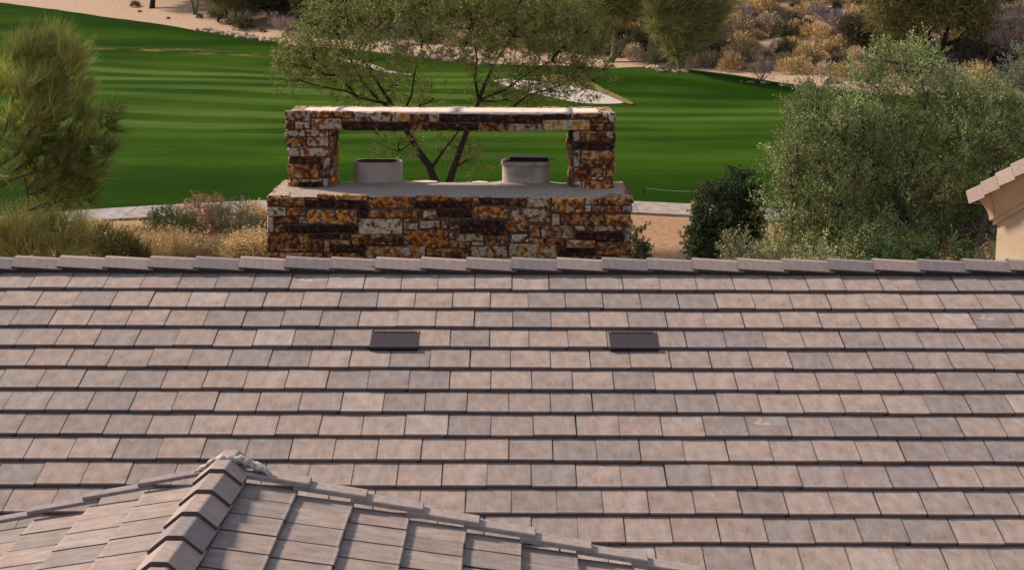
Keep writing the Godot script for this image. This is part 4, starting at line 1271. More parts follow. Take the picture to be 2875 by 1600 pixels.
func build_near_plants() -> void:
	# the tree behind the chimney
	var at := on_land(-2.0, 47.5)
	var t := thing("mesquite_tree", "fine-leaved olive tree with two dark leaning trunks behind the chimney", "tree", at)
	var cl := local([[-5.94, 5.31, -49.36, 0.95, 0.57, 0.84], [-6.49, 4.83, -50.28, 0.55, 0.3, 0.47], [-5.18, 6.1, -49.01, 1.0, 0.65, 0.91], [-5.1, 4.64, -49.73, 0.66, 0.36, 0.56], [-4.19, 5.38, -48.35, 0.82, 0.52, 0.74], [-3.93, 6.43, -49.58, 1.13, 0.65, 0.98], [-3.52, 4.49, -50.21, 0.67, 0.42, 0.6], [-2.74, 5.79, -49.45, 0.77, 0.59, 0.75], [-4.63, 4.27, -49.14, 0.42, 0.17, 0.32], [-2.89, 6.94, -50.2, 1.56, 0.6, 1.19], [-5.08, 6.86, -50.49, 1.15, 0.54, 0.93], [-1.41, 6.29, -48.94, 0.94, 0.7, 0.9], [-0.7, 5.38, -48.55, 0.7, 0.56, 0.69], [-0.48, 6.36, -50.08, 1.2, 0.72, 1.06], [0.47, 5.98, -49.49, 1.13, 0.71, 1.01], [1.3, 5.19, -48.92, 0.94, 0.57, 0.83], [1.8, 5.83, -50.07, 0.78, 0.6, 0.76], [0.48, 4.55, -49.61, 0.96, 0.34, 0.71], [1.43, 4.38, -49.17, 0.89, 0.29, 0.65], [2.24, 5.05, -49.3, 0.38, 0.36, 0.41], [-0.9, 4.43, -49.58, 0.26, 0.17, 0.24], [-2.4, 4.13, -49.73, 0.34, 0.31, 0.36], [-3.92, 4.06, -49.1, 0.42, 0.12, 0.29], [0.23, 7.07, -50.02, 1.68, 0.66, 1.28], [-1.55, 7.43, -49.79, 1.55, 0.59, 1.18], [1.79, 6.73, -49.85, 0.72, 0.72, 0.79], [0.0, 4.07, -49.61, 0.72, 0.17, 0.49], [-6.61, 5.52, -49.91, 0.36, 0.26, 0.34], [-6.76, 5.06, -49.61, 0.34, 0.24, 0.32], [-6.06, 5.78, -49.45, 0.48, 0.3, 0.43], [2.39, 5.45, -49.59, 0.42, 0.36, 0.43], [2.26, 6.22, -49.54, 0.48, 0.48, 0.52], [-6.8, 4.66, -49.43, 0.26, 0.17, 0.24], [2.51, 4.68, -49.53, 0.3, 0.22, 0.28], [-5.59, 6.36, -49.57, 0.59, 0.42, 0.56], [-3.44, 2.88, -48.86, 0.59, 0.26, 0.47], [-1.68, 2.64, -49.42, 0.48, 0.24, 0.4], [-1.3, 2.32, -49.05, 0.36, 0.24, 0.33]], at)
	var st := started()
	var nodes := []
	for line in [[[-2.12, -0.38, -48.2, 0.148], [-2.34, 1.77, -48.64, 0.1147], [-2.51, 2.24, -48.73, 0.1036], [-2.78, 2.59, -48.8, 0.0925], [-3.02, 2.97, -48.88, 0.0851], [-3.18, 3.23, -48.93, 0.0777], [-3.62, 4.02, -49.09, 0.0629], [-3.86, 4.37, -49.16, 0.0444], [-4.28, 4.97, -49.29, 0.0296], [-4.64, 5.55, -49.4, 0.0185]], [[-2.06, -0.38, -48.2, 0.1332], [-1.89, 1.78, -48.64, 0.0888], [-1.75, 2.18, -48.72, 0.0851], [-1.56, 2.71, -48.83, 0.0814], [-1.44, 3.06, -48.9, 0.0777], [-1.24, 3.58, -49.0, 0.0703], [-1.01, 4.11, -49.11, 0.0629], [-0.81, 4.69, -49.23, 0.0518], [-0.48, 5.33, -49.36, 0.0333], [-0.0, 6.03, -49.5, 0.0222]], [[-2.43, 2.12, -48.71, 0.0518], [-2.25, 2.42, -48.77, 0.037], [-1.95, 2.82, -48.85, 0.0296], [-1.66, 3.17, -48.92, 0.0259], [-1.54, 3.47, -48.98, 0.0222]], [[-3.18, 3.23, -48.93, 0.0518], [-3.32, 3.69, -49.03, 0.0407], [-3.03, 4.28, -49.14, 0.037], [-2.95, 4.86, -49.26, 0.0259], [-2.74, 5.67, -49.43, 0.0148]], [[-3.44, 3.69, -49.03, 0.0444], [-4.04, 4.16, -49.12, 0.037], [-4.46, 4.62, -49.21, 0.0296], [-4.87, 5.32, -49.36, 0.0222], [-5.23, 6.02, -49.5, 0.0148]], [[-1.01, 4.11, -49.11, 0.0444], [-1.13, 4.75, -49.24, 0.037], [-1.07, 5.33, -49.36, 0.0296], [-1.19, 6.15, -49.52, 0.0222]], [[-0.95, 4.17, -49.12, 0.037], [-0.23, 4.46, -49.18, 0.0333], [0.36, 4.87, -49.27, 0.0259], [1.19, 5.34, -49.36, 0.0185]], [[-3.62, 4.02, -49.09, 0.037], [-4.63, 4.21, -49.13, 0.0259], [-5.23, 4.85, -49.26, 0.0222], [-5.94, 5.31, -49.36, 0.0148]], [[-2.96, 2.94, -48.87, 0.0222], [-3.38, 2.64, -48.81, 0.0148], [-3.74, 2.74, -48.83, 0.0104], [-4.09, 2.93, -48.87, 0.0059]], [[0.01, 3.96, -49.08, 0.037], [0.48, 4.31, -49.15, 0.0333], [1.07, 4.46, -49.18, 0.0222], [1.79, 4.76, -49.24, 0.0148]]]:
		var pts := []
		for p in line: pts.append(Vector3(p[0], p[1], p[2]) - at)
		limb(st, pts, line[0][3], line[-1][3], 7)
		for k in range(1, pts.size()): nodes.append(pts[k])
	branches(st, nodes, cl, 0.032, 5)
	part("trunk", closed(st), M.bark, t)
	var tw := []
	for k in 2: tw.append(twig_mesh(44, 0.42, 0.050, 0.0115, 0.7, [Color(0.195, 0.225, 0.06), Color(0.26, 0.28, 0.09), Color(0.145, 0.175, 0.05), Color(0.33, 0.315, 0.115)], Color(0.05, 0.04, 0.025)))
	crown(t, "crown", tw[0], M.leaf, cl, 165.0, Vector2(0.7, 1.35), 0.25, Vector3(0, -0.1, 0))
	crown(t, "crown", tw[1], M.leaf, cl, 145.0, Vector2(0.6, 1.25), 0.35, Vector3.ZERO, Color(0.8, 0.88, 0.8))

	# the feathery tree at the frame's edge
	at = on_land(-14.2, 40.5)
	t = thing("palo_verde_tree", "tall feathery yellow-green tree of upswept thin stems beside the fairway", "tree", at)
	cl = local([[-11.99, 6.01, -41.33, 0.28, 0.32, 0.33], [-11.6, 6.09, -41.55, 0.24, 0.34, 0.32], [-11.14, 5.83, -41.09, 0.26, 0.3, 0.31], [-12.41, 5.66, -41.36, 0.34, 0.4, 0.41], [-11.82, 5.45, -41.53, 0.4, 0.36, 0.42], [-10.99, 5.47, -41.22, 0.2, 0.28, 0.26], [-12.63, 5.17, -41.16, 0.34, 0.44, 0.43], [-11.99, 5.01, -40.82, 0.43, 0.4, 0.46], [-11.49, 4.97, -41.33, 0.4, 0.36, 0.42], [-10.97, 4.96, -41.43, 0.22, 0.24, 0.25], [-11.68, 4.52, -40.83, 0.48, 0.36, 0.46], [-11.16, 4.44, -41.12, 0.3, 0.28, 0.32], [-12.5, 4.31, -41.4, 0.4, 0.36, 0.42], [-10.79, 4.35, -41.0, 0.14, 0.18, 0.18], [-12.03, 3.86, -40.9, 0.48, 0.38, 0.47], [-11.52, 3.83, -41.2, 0.44, 0.34, 0.43], [-10.89, 3.82, -40.89, 0.26, 0.24, 0.27], [-10.44, 3.89, -40.7, 0.24, 0.18, 0.23], [-10.17, 4.23, -40.77, 0.18, 0.22, 0.22], [-9.94, 4.57, -40.84, 0.1, 0.2, 0.16], [-11.79, 3.25, -40.98, 0.52, 0.36, 0.48], [-11.03, 3.31, -40.58, 0.4, 0.32, 0.39], [-10.59, 3.35, -41.0, 0.28, 0.24, 0.29], [-10.22, 3.53, -40.83, 0.16, 0.18, 0.19], [-11.53, 2.74, -40.67, 0.46, 0.32, 0.43], [-11.01, 2.75, -40.98, 0.34, 0.28, 0.34], [-12.12, 2.77, -41.18, 0.34, 0.3, 0.35], [-10.68, 2.99, -40.72, 0.24, 0.2, 0.24], [-11.33, 2.35, -40.59, 0.3, 0.22, 0.28], [-10.83, 2.42, -40.81, 0.22, 0.18, 0.22], [-12.68, 3.81, -40.89, 0.28, 0.4, 0.37], [-12.72, 3.08, -40.74, 0.24, 0.3, 0.3]], at)
	st = started()
	nodes = []
	for line in [[[-13.91, -0.14, -40.08, 0.16], [-13.71, 1.81, -40.48, 0.13], [-13.42, 2.69, -40.66, 0.1], [-13.02, 3.18, -40.76, 0.07], [-12.43, 3.52, -40.83, 0.05], [-12.13, 3.96, -40.92, 0.03], [-11.98, 4.64, -41.05, 0.02]], [[-13.42, 2.69, -40.66, 0.06], [-12.82, 2.84, -40.69, 0.045], [-12.42, 3.13, -40.75, 0.035], [-12.03, 3.42, -40.81, 0.028], [-11.53, 4.06, -40.94, 0.018], [-11.34, 4.74, -41.08, 0.012]], [[-12.82, 2.69, -40.66, 0.04], [-12.52, 2.89, -40.7, 0.03], [-11.93, 3.06, -40.73, 0.025], [-11.43, 3.18, -40.76, 0.015]], [[-12.23, 2.93, -40.71, 0.025], [-12.17, 2.5, -40.62, 0.018], [-12.12, 2.11, -40.54, 0.01]], [[-13.22, 2.98, -40.72, 0.05], [-12.73, 4.05, -40.94, 0.035], [-12.53, 4.83, -41.09, 0.02], [-12.23, 5.61, -41.25, 0.012]], [[-12.03, 3.42, -40.81, 0.03], [-11.33, 3.67, -40.86, 0.02], [-10.64, 3.96, -40.92, 0.014], [-10.14, 4.26, -40.98, 0.008]]]:
		var pts := []
		for p in line: pts.append(Vector3(p[0], p[1], p[2]) - at)
		limb(st, pts, line[0][3], line[-1][3], 6)
		for k in range(1, pts.size()): nodes.append(pts[k])
	branches(st, nodes, cl, 0.022, 3)
	part("trunk", closed(st), M.grey_bark, t)
	var sp := spray_mesh(26, 0.72, 0.0050, 0.36, 0.14, [Color(0.23, 0.265, 0.085), Color(0.33, 0.36, 0.14), Color(0.16, 0.185, 0.055), Color(0.43, 0.45, 0.22)])
	crown(t, "crown", sp, M.straw, cl.slice(0, 14), 330.0, Vector2(0.5, 1.25), 0.5, Vector3(0.5, 0.5, 0), Color(1.12, 1.12, 0.85), 0.35)  # upper clumps tinted lighter to stand for light on the treetop
	crown(t, "crown", sp, M.straw, cl.slice(14), 340.0, Vector2(0.45, 1.05), 0.35, Vector3(0.5, 0.2, 0), Color(0.64, 0.68, 0.46), 0.35)  # lower clumps tinted darker, shade put into their colour

	# the grey-green mass of trees beside the stucco house
	at = on_land(9.2, 38.2)
	t = thing("ironwood_tree", "big grey-green tree with twisted dark limbs filling the space before the stucco house", "tree", at)
	cl = local([[7.29, 4.85, -39.06, 0.47, 0.28, 0.42], [7.19, 4.38, -39.47, 0.58, 0.43, 0.55], [7.66, 4.67, -38.51, 0.56, 0.42, 0.54], [8.59, 5.06, -39.4, 0.38, 0.48, 0.47], [8.51, 5.56, -39.61, 0.23, 0.36, 0.33], [8.14, 4.34, -38.95, 0.66, 0.47, 0.62], [6.84, 3.92, -38.46, 0.52, 0.42, 0.52], [7.54, 3.75, -39.14, 0.72, 0.52, 0.68], [6.62, 3.34, -39.26, 0.48, 0.43, 0.5], [7.05, 3.01, -38.89, 0.67, 0.52, 0.65], [7.65, 3.12, -38.09, 0.7, 0.56, 0.69], [9.23, 4.56, -39.61, 0.58, 0.48, 0.58], [9.51, 5.35, -39.36, 0.46, 0.43, 0.49], [9.87, 5.79, -39.76, 0.43, 0.29, 0.4], [9.16, 5.73, -39.34, 0.28, 0.28, 0.31], [8.86, 3.9, -38.66, 0.71, 0.57, 0.7], [9.95, 4.58, -39.41, 0.67, 0.48, 0.63], [9.74, 3.7, -39.54, 0.77, 0.58, 0.74], [10.56, 4.79, -39.25, 0.67, 0.38, 0.58], [10.62, 4.24, -38.63, 0.7, 0.52, 0.67], [10.52, 3.37, -39.16, 0.77, 0.57, 0.74], [11.51, 4.58, -39.51, 0.67, 0.43, 0.61], [11.52, 3.86, -39.06, 0.67, 0.52, 0.65], [12.15, 4.31, -39.35, 0.57, 0.57, 0.63], [11.5, 3.04, -39.5, 0.63, 0.48, 0.61], [8.81, 3.08, -39.1, 0.72, 0.53, 0.68], [9.52, 2.93, -38.87, 0.67, 0.52, 0.65], [6.69, 2.34, -38.85, 0.67, 0.48, 0.63], [7.39, 2.21, -38.52, 0.76, 0.47, 0.68], [8.26, 2.13, -39.01, 0.67, 0.48, 0.63], [6.77, 1.7, -38.62, 0.71, 0.38, 0.6], [7.51, 1.72, -38.01, 0.75, 0.37, 0.62], [10.69, 2.43, -39.59, 0.58, 0.44, 0.56], [8.31, 1.94, -37.85, 0.75, 0.47, 0.67], [9.24, 2.11, -39.11, 0.67, 0.58, 0.69], [10.2, 1.86, -39.47, 0.73, 0.53, 0.69], [9.62, 1.44, -38.57, 0.86, 0.38, 0.68], [8.41, 1.51, -37.36, 0.83, 0.32, 0.63], [11.04, 1.64, -39.63, 0.59, 0.49, 0.59], [7.48, 1.37, -37.33, 0.92, 0.28, 0.66], [11.43, 2.22, -39.75, 0.49, 0.49, 0.54], [6.65, 1.32, -37.83, 0.75, 0.28, 0.57], [10.68, 1.18, -38.92, 0.67, 0.29, 0.53], [8.99, 2.46, -39.39, 0.58, 0.48, 0.58], [9.89, 2.26, -39.45, 0.48, 0.44, 0.51], [11.09, 2.38, -39.98, 0.69, 0.44, 0.62], [11.73, 2.54, -40.22, 0.59, 0.44, 0.57], [11.9, 1.98, -40.0, 0.69, 0.44, 0.62], [10.56, 1.57, -40.02, 0.79, 0.39, 0.65], [11.32, 1.4, -39.88, 0.79, 0.34, 0.62], [12.39, 2.12, -40.34, 0.59, 0.59, 0.65], [9.74, 1.59, -39.92, 0.88, 0.39, 0.7], [8.5, 2.21, -39.74, 0.68, 0.44, 0.62], [7.72, 1.73, -39.65, 0.78, 0.39, 0.64], [7.06, 2.64, -39.42, 0.48, 0.39, 0.48], [8.53, 3.39, -39.68, 0.58, 0.44, 0.56], [8.08, 3.71, -39.44, 0.48, 0.38, 0.48], [7.29, 5.17, -39.12, 0.27, 0.21, 0.26], [6.85, 4.59, -39.21, 0.29, 0.27, 0.3], [8.8, 6.0, -39.49, 0.25, 0.19, 0.24], [9.66, 5.99, -39.7, 0.33, 0.19, 0.29], [11.57, 4.96, -39.49, 0.48, 0.21, 0.38], [11.06, 5.16, -39.43, 0.57, 0.24, 0.45], [10.34, 5.17, -39.22, 0.43, 0.28, 0.39], [11.99, 3.64, -39.32, 0.48, 0.58, 0.58]], at)
	st = started()
	nodes = []
	for line in [[[9.29, 0.36, -38.14, 0.14], [9.24, 1.47, -38.37, 0.11], [9.21, 1.93, -38.46, 0.1], [9.57, 2.21, -38.52, 0.085], [9.33, 2.68, -38.61, 0.08], [9.14, 3.05, -38.69, 0.075], [9.14, 3.51, -38.78, 0.065], [9.2, 3.97, -38.88, 0.05], [8.99, 4.44, -38.97, 0.035], [8.85, 4.99, -39.09, 0.02]], [[9.24, 1.47, -38.37, 0.07], [9.1, 2.21, -38.52, 0.05], [9.47, 2.95, -38.67, 0.045], [9.85, 3.33, -38.75, 0.04], [10.23, 3.7, -38.82, 0.03], [10.7, 4.16, -38.92, 0.02]], [[9.14, 3.05, -38.69, 0.05], [9.57, 3.51, -38.78, 0.04], [9.66, 3.97, -38.88, 0.03], [9.85, 4.44, -38.97, 0.02]], [[9.33, 2.68, -38.61, 0.05], [10.04, 2.96, -38.67, 0.04], [10.42, 3.51, -38.78, 0.035], [10.89, 3.89, -38.86, 0.025], [11.46, 4.35, -38.95, 0.018]], [[7.5, 0.35, -38.14, 0.1], [7.58, 1.84, -38.44, 0.08], [7.77, 2.58, -38.59, 0.07], [7.96, 3.04, -38.69, 0.06], [7.86, 3.41, -38.76, 0.05], [7.48, 3.97, -38.88, 0.03], [7.29, 4.62, -39.01, 0.02]], [[7.68, 2.39, -38.56, 0.05], [7.44, 3.23, -38.73, 0.045], [7.29, 3.6, -38.8, 0.03], [6.91, 4.15, -38.91, 0.02]], [[7.96, 3.04, -38.69, 0.05], [8.43, 3.69, -38.82, 0.04], [8.38, 4.34, -38.95, 0.03], [8.28, 4.9, -39.07, 0.018]], [[11.28, 0.36, -38.14, 0.11], [10.9, 1.29, -38.33, 0.1], [11.13, 1.94, -38.46, 0.085], [11.37, 2.59, -38.6, 0.075], [11.46, 3.33, -38.75, 0.05], [11.74, 3.98, -38.88, 0.03]], [[10.9, 1.48, -38.37, 0.04], [11.46, 1.94, -38.46, 0.03], [12.03, 2.22, -38.52, 0.02]], [[6.45, 0.35, -38.14, 0.07], [6.59, 1.65, -38.4, 0.05], [6.73, 2.39, -38.56, 0.04], [6.63, 3.04, -38.69, 0.03], [6.63, 3.5, -38.78, 0.02]], [[9.85, 4.62, -39.01, 0.04], [9.8, 5.18, -39.12, 0.03], [9.75, 5.74, -39.24, 0.02]]]:
		var pts := []
		for p in line: pts.append(Vector3(p[0], p[1], p[2]) - at)
		limb(st, pts, line[0][3], line[-1][3], 7)
		for k in range(1, pts.size()): nodes.append(pts[k])
	branches(st, nodes, cl, 0.035, 4)
	part("trunk", closed(st), M.grey_bark, t)
	st = started()
	branches(st, nodes, cl, 0.016, 9)
	tag(part("twigs", closed(st), M.pale_bark, t), "", "", "", "stuff")
	var ol := [Color(0.22, 0.245, 0.11), Color(0.31, 0.33, 0.18), Color(0.155, 0.18, 0.07), Color(0.40, 0.41, 0.26)]
	for k in 2: tw[k] = twig_mesh(72, 0.58, 0.046, 0.0105, 0.5, ol, Color(0.14, 0.11, 0.085), 6)
	crown(t, "crown", tw[0], M.leaf, cl, 165.0, Vector2(0.6, 1.3), 0.62, Vector3(0.1, 0.1, 0), Color(1.08, 1.20, 0.90), 0.34)
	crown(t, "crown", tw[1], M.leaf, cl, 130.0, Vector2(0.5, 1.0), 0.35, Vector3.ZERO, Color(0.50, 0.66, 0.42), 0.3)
	# the separate silver tree at the very edge
	at = on_land(13.9, 42.5)
	t = thing("silver_tree", "pale silver-green treetop showing above the stucco house", "tree", at)
	cl = local([[13.25, 5.26, -43.22, 0.44, 0.4, 0.46], [13.66, 5.44, -43.56, 0.53, 0.53, 0.58], [13.16, 4.78, -43.33, 0.4, 0.29, 0.38], [13.67, 4.64, -43.1, 0.52, 0.52, 0.57]], at)
	st = started()
	nodes = [Vector3(0, 0.2, 0), Vector3(0.1, 1.8, 0), Vector3(-0.1, 3.2, 0), Vector3(0.0, 4.3, 0.1)]
	limb(st, nodes, 0.12, 0.05, 7)
	branches(st, nodes, cl, 0.03, 4)
	part("trunk", closed(st), M.grey_bark, t)
	var sv := twig_mesh(46, 0.36, 0.040, 0.011, 0.6, [Color(0.17, 0.215, 0.14), Color(0.22, 0.26, 0.18), Color(0.12, 0.16, 0.09)], Color(0.13, 0.11, 0.09), 4)
	crown(t, "crown", sv, M.leaf, cl, 420.0, Vector2(0.7, 1.2), 0.45)

	# shrubs: name, label, x, f, width, height, twig kind
	var kinds := {
		"broom": [spray_mesh(24, 0.75, 0.006, 0.5, 0.12, [Color(0.30, 0.29, 0.09), Color(0.40, 0.375, 0.15), Color(0.20, 0.20, 0.055)], 0.02), 130.0, 0.6],
		"dark": [twig_mesh(52, 0.26, 0.038, 0.015, 0.7, [Color(0.040, 0.065, 0.022), Color(0.06, 0.09, 0.035), Color(0.03, 0.048, 0.016), Color(0.12, 0.155, 0.09)], Color(0.05, 0.04, 0.03)), 640.0, 0.35],
		"creosote": [twig_mesh(44, 0.30, 0.028, 0.009, 0.6, [Color(0.101, 0.0918, 0.0189), Color(0.149, 0.128, 0.0297), Color(0.0607, 0.0567, 0.0135)], Color(0.054, 0.0405, 0.027)), 420.0, 0.65],
		"green": [twig_mesh(44, 0.28, 0.036, 0.010, 0.6, [Color(0.115, 0.155, 0.0432), Color(0.176, 0.209, 0.0675), Color(0.0743, 0.108, 0.0297)], Color(0.0945, 0.081, 0.0405)), 400.0, 0.6],
		"sage": [twig_mesh(48, 0.28, 0.032, 0.008, 0.6, [Color(0.203, 0.196, 0.108), Color(0.27, 0.25, 0.149), Color(0.135, 0.128, 0.0675)], Color(0.135, 0.108, 0.081)), 420.0, 0.6],
		"buff": [twig_mesh(60, 0.24, 0.022, 0.010, 0.75, [Color(0.499, 0.297, 0.162), Color(0.608, 0.392, 0.23), Color(0.378, 0.216, 0.115)], Color(0.27, 0.162, 0.0945), 5), 520.0, 0.5],
		"plum": [twig_mesh(40, 0.28, 0.03, 0.006, 0.7, [Color(0.101, 0.0675, 0.0607), Color(0.149, 0.101, 0.0878), Color(0.0675, 0.0446, 0.0405)], Color(0.081, 0.054, 0.0473), 6), 420.0, 0.5],
		"grass": [spray_mesh(60, 0.62, 0.0060, 0.42, 0.16, [Color(0.62, 0.47, 0.235), Color(0.50, 0.37, 0.18), Color(0.72, 0.57, 0.33), Color(0.38, 0.29, 0.14)], 0.025), 34.0, 0.75],
		"silver": [twig_mesh(48, 0.34, 0.040, 0.011, 0.6, ol, Color(0.189, 0.149, 0.115), 4), 380.0, 0.5],
		"lush": [twig_mesh(50, 0.30, 0.042, 0.012, 0.6, [Color(0.075, 0.125, 0.042), Color(0.115, 0.17, 0.065), Color(0.05, 0.085, 0.028)], Color(0.1, 0.09, 0.06), 4), 480.0, 0.55],
	}
	for s in [["broom_shrub", "yellow-green broom-like shrub with upright shoots beneath the feathery tree", -12.16, 41.3, 2.31, 1.91, "broom", ""], ["broom_shrub", "small tuft of bright green shoots beside the path under the feathery tree", -13.28, 42.32, 0.82, 1.54, "broom", ""], ["creosote_shrub", "low dark olive shrub beside the yellow-green broom shrub", -10.8, 42.76, 1.97, 1.26, "creosote", ""], ["creosote_shrub", "dark olive shrub tapering towards the straw grass", -9.95, 42.76, 0.73, 0.95, "creosote", ""], ["green_shrub", "leafy mid-green shrub in front of the cart path", -9.56, 45.33, 1.65, 1.52, "green", ""], ["buckwheat_shrub", "dry buff-pink flower-headed shrub behind the leafy green shrub", -8.82, 46.36, 1.52, 1.81, "buff", ""], ["sage_shrub", "grey-green sage shrub between the buff shrub and the chimney", -7.88, 45.84, 1.39, 1.61, "sage", ""], ["dead_shrub", "dark plum-brown dead shrub close to the chimney foot", -7.5, 46.82, 0.68, 0.89, "plum", ""], ["green_shrub", "small green sprout among straw grass by the chimney", -7.22, 43.26, 0.53, 0.69, "green", ""], ["hopseed_shrub", "dark glossy shrub against the chimney's sunless end", 3.03, 38.35, 0.51, 2.24, "dark", ""], ["hopseed_shrub", "dense dark green shrub beside the bare sand patch and path", 5.46, 43.27, 1.42, 2.65, "dark", ""], ["hopseed_shrub", "taller dark green shrub backing onto the grey-green tree", 6.26, 43.77, 1.27, 2.96, "dark", ""], ["hopseed_shrub", "dark green foot of shrubbery edging the sand patch", 4.95, 42.77, 0.64, 1.52, "dark", ""], ["silver_shrub", "grey-green shrub in front of the dark shrub", 5.32, 37.36, 0.91, 2.23, "silver", ""], ["lush_shrub", "bright green leafy shrub low in front of the grey-green tree", 7.65, 33.42, 1.05, 2.94, "lush", ""], ["lush_shrub", "bright green shrub with arching tips beneath the twisted limbs", 8.76, 34.41, 0.92, 2.69, "lush", ""], ["silver_shrub", "grey-green shrub at the foot of the many-stemmed tree", 6.28, 33.42, 1.14, 2.61, "silver", ""], ["lush_shrub", "dark green low shrub near the stucco wall", 9.61, 34.41, 0.75, 2.36, "lush", ""], ["straw_shrub", "dry straw shrub against the stucco wall", 10.79, 36.38, 0.62, 2.28, "sage", ""], ["straw_grass", "straw-coloured grass tuft between the dark olive shrub and the chimney", -10.51, 44.44, 0.76, 0.87, "grass", "straw grass tufts by the chimney"], ["straw_grass", "straw-coloured grass tuft between the dark olive shrub and the chimney", -10.09, 44.78, 0.87, 0.92, "grass", "straw grass tufts by the chimney"], ["straw_grass", "straw-coloured grass tuft between the dark olive shrub and the chimney", -9.35, 43.88, 0.91, 1.08, "grass", "straw grass tufts by the chimney"], ["straw_grass", "straw-coloured grass tuft between the dark olive shrub and the chimney", -8.9, 44.36, 0.86, 0.86, "grass", "straw grass tufts by the chimney"], ["straw_grass", "straw-coloured grass tuft between the dark olive shrub and the chimney", -8.57, 45.18, 0.88, 0.7, "grass", "straw grass tufts by the chimney"], ["straw_grass", "straw-coloured grass tuft between the dark olive shrub and the chimney", -8.07, 45.19, 0.82, 0.64, "grass", "straw grass tufts by the chimney"], ["straw_grass", "straw-coloured grass tuft between the dark olive shrub and the chimney", -6.86, 43.53, 0.63, 1.15, "grass", "straw grass tufts by the chimney"], ["straw_grass", "straw-coloured grass tuft between the dark olive shrub and the chimney", -7.32, 43.7, 0.74, 1.01, "grass", "straw grass tufts by the chimney"], ["straw_grass", "straw-coloured grass tuft between the dark olive shrub and the chimney", -10.58, 43.38, 0.74, 1.21, "grass", "straw grass tufts by the chimney"], ["pale_grass", "pale dry grass tuft at the near edge of the cart path", -11.06, 47.6, 0.81, 0.64, "grass", "pale grass tufts along the path"], ["pale_grass", "pale dry grass tuft at the near edge of the cart path", -7.37, 47.69, 0.58, 1.17, "grass", "pale grass tufts along the path"], ["pale_grass", "pale dry grass tuft at the near edge of the cart path", -7.6, 47.73, 0.58, 1.22, "grass", "pale grass tufts along the path"], ["pale_grass", "pale dry grass tuft at the near edge of the cart path", -11.76, 47.62, 0.81, 0.69, "grass", "pale grass tufts along the path"], ["pale_grass", "pale dry grass tuft at the near edge of the cart path", -12.46, 47.63, 0.69, 0.75, "grass", "pale grass tufts along the path"], ["yellow_grass", "yellow grass tuft at the path beside the dark shrub", 6.29, 53.73, 0.52, 0.44, "grass", ""]]:
		var p := on_land(s[2], s[3])
		var o := thing(s[0], s[1], "grass tuft" if s[6] == "grass" else "shrub", p, 0.0, s[7])
		var k: Array = kinds[s[6]]
		var dome := dome_clumps(s[4], s[5], 6)
		st = started()
		for q in 7:
			limb(st, wander(Vector3(rnd(-0.06, 0.06), 0.0, rnd(-0.06, 0.06)), Vector3(rnd(-0.32, 0.32) * s[4], s[5] * rnd(0.5, 0.85), rnd(-0.32, 0.32) * s[4]), 4, 0.05), 0.016, 0.004, 4)
		part("stem", closed(st), M.grey_bark if s[6] != "grass" else M.rock[0], o)
		if s[6] == "grass":
			dome = []
			for q in 6: dome.append([rnd(-0.4, 0.4) * s[4], s[5] * 0.12, rnd(-0.4, 0.4) * s[4], s[4] * 0.22, s[5] * 0.10, s[4] * 0.22])
			crown(o, "blades", k[0], M.straw, dome, k[1] * 6.0, Vector2(0.5, 0.95) * s[5] / 0.62, k[2])
		else:
			crown(o, "foliage", k[0], M.straw if s[6] in ["broom", "buff", "plum"] else M.leaf, dome, k[1], Vector2(0.7, 1.25), k[2])
			if s[6] == "broom":   # long upright shoots
				st = started()
				for q in 22:
					var a := Vector3(rnd(-0.42, 0.42) * s[4], s[5] * rnd(0.45, 0.7), rnd(-0.3, 0.3) * s[4])
					var e := a + Vector3(rnd(-0.1, 0.25), rnd(0.35, 0.65), rnd(-0.1, 0.1))
					limb(st, wander(a, e, 2, 0.02), 0.009, 0.004, 3)
				tag(part("shoots", closed(st), M.green_bark, o), "", "", "", "stuff")

func green_tree(called: String, label: String, at: Vector3, clumps: Array, lines: Array, bark: Material, twig: Mesh, m: Material, each: float, lean := Vector3.ZERO, tint := Color.WHITE) -> void:
	var t := thing(called, label, "tree", at)
	var st := started()
	var nodes := []
	for line in lines:
		var pts := []
		for p in line: pts.append(Vector3(p[0], p[1], p[2]) - at)
		limb(st, pts, line[0][3], line[-1][3], 6)
		for k in range(1, pts.size()): nodes.append(pts[k])
	var cl := local(clumps, at)
	branches(st, nodes, cl, 0.05, 4)
	part("trunk", closed(st), bark, t)
	if each > 0.0: crown(t, "crown", twig, m, cl, each, Vector2(0.8, 1.5), 0.5, lean, tint)

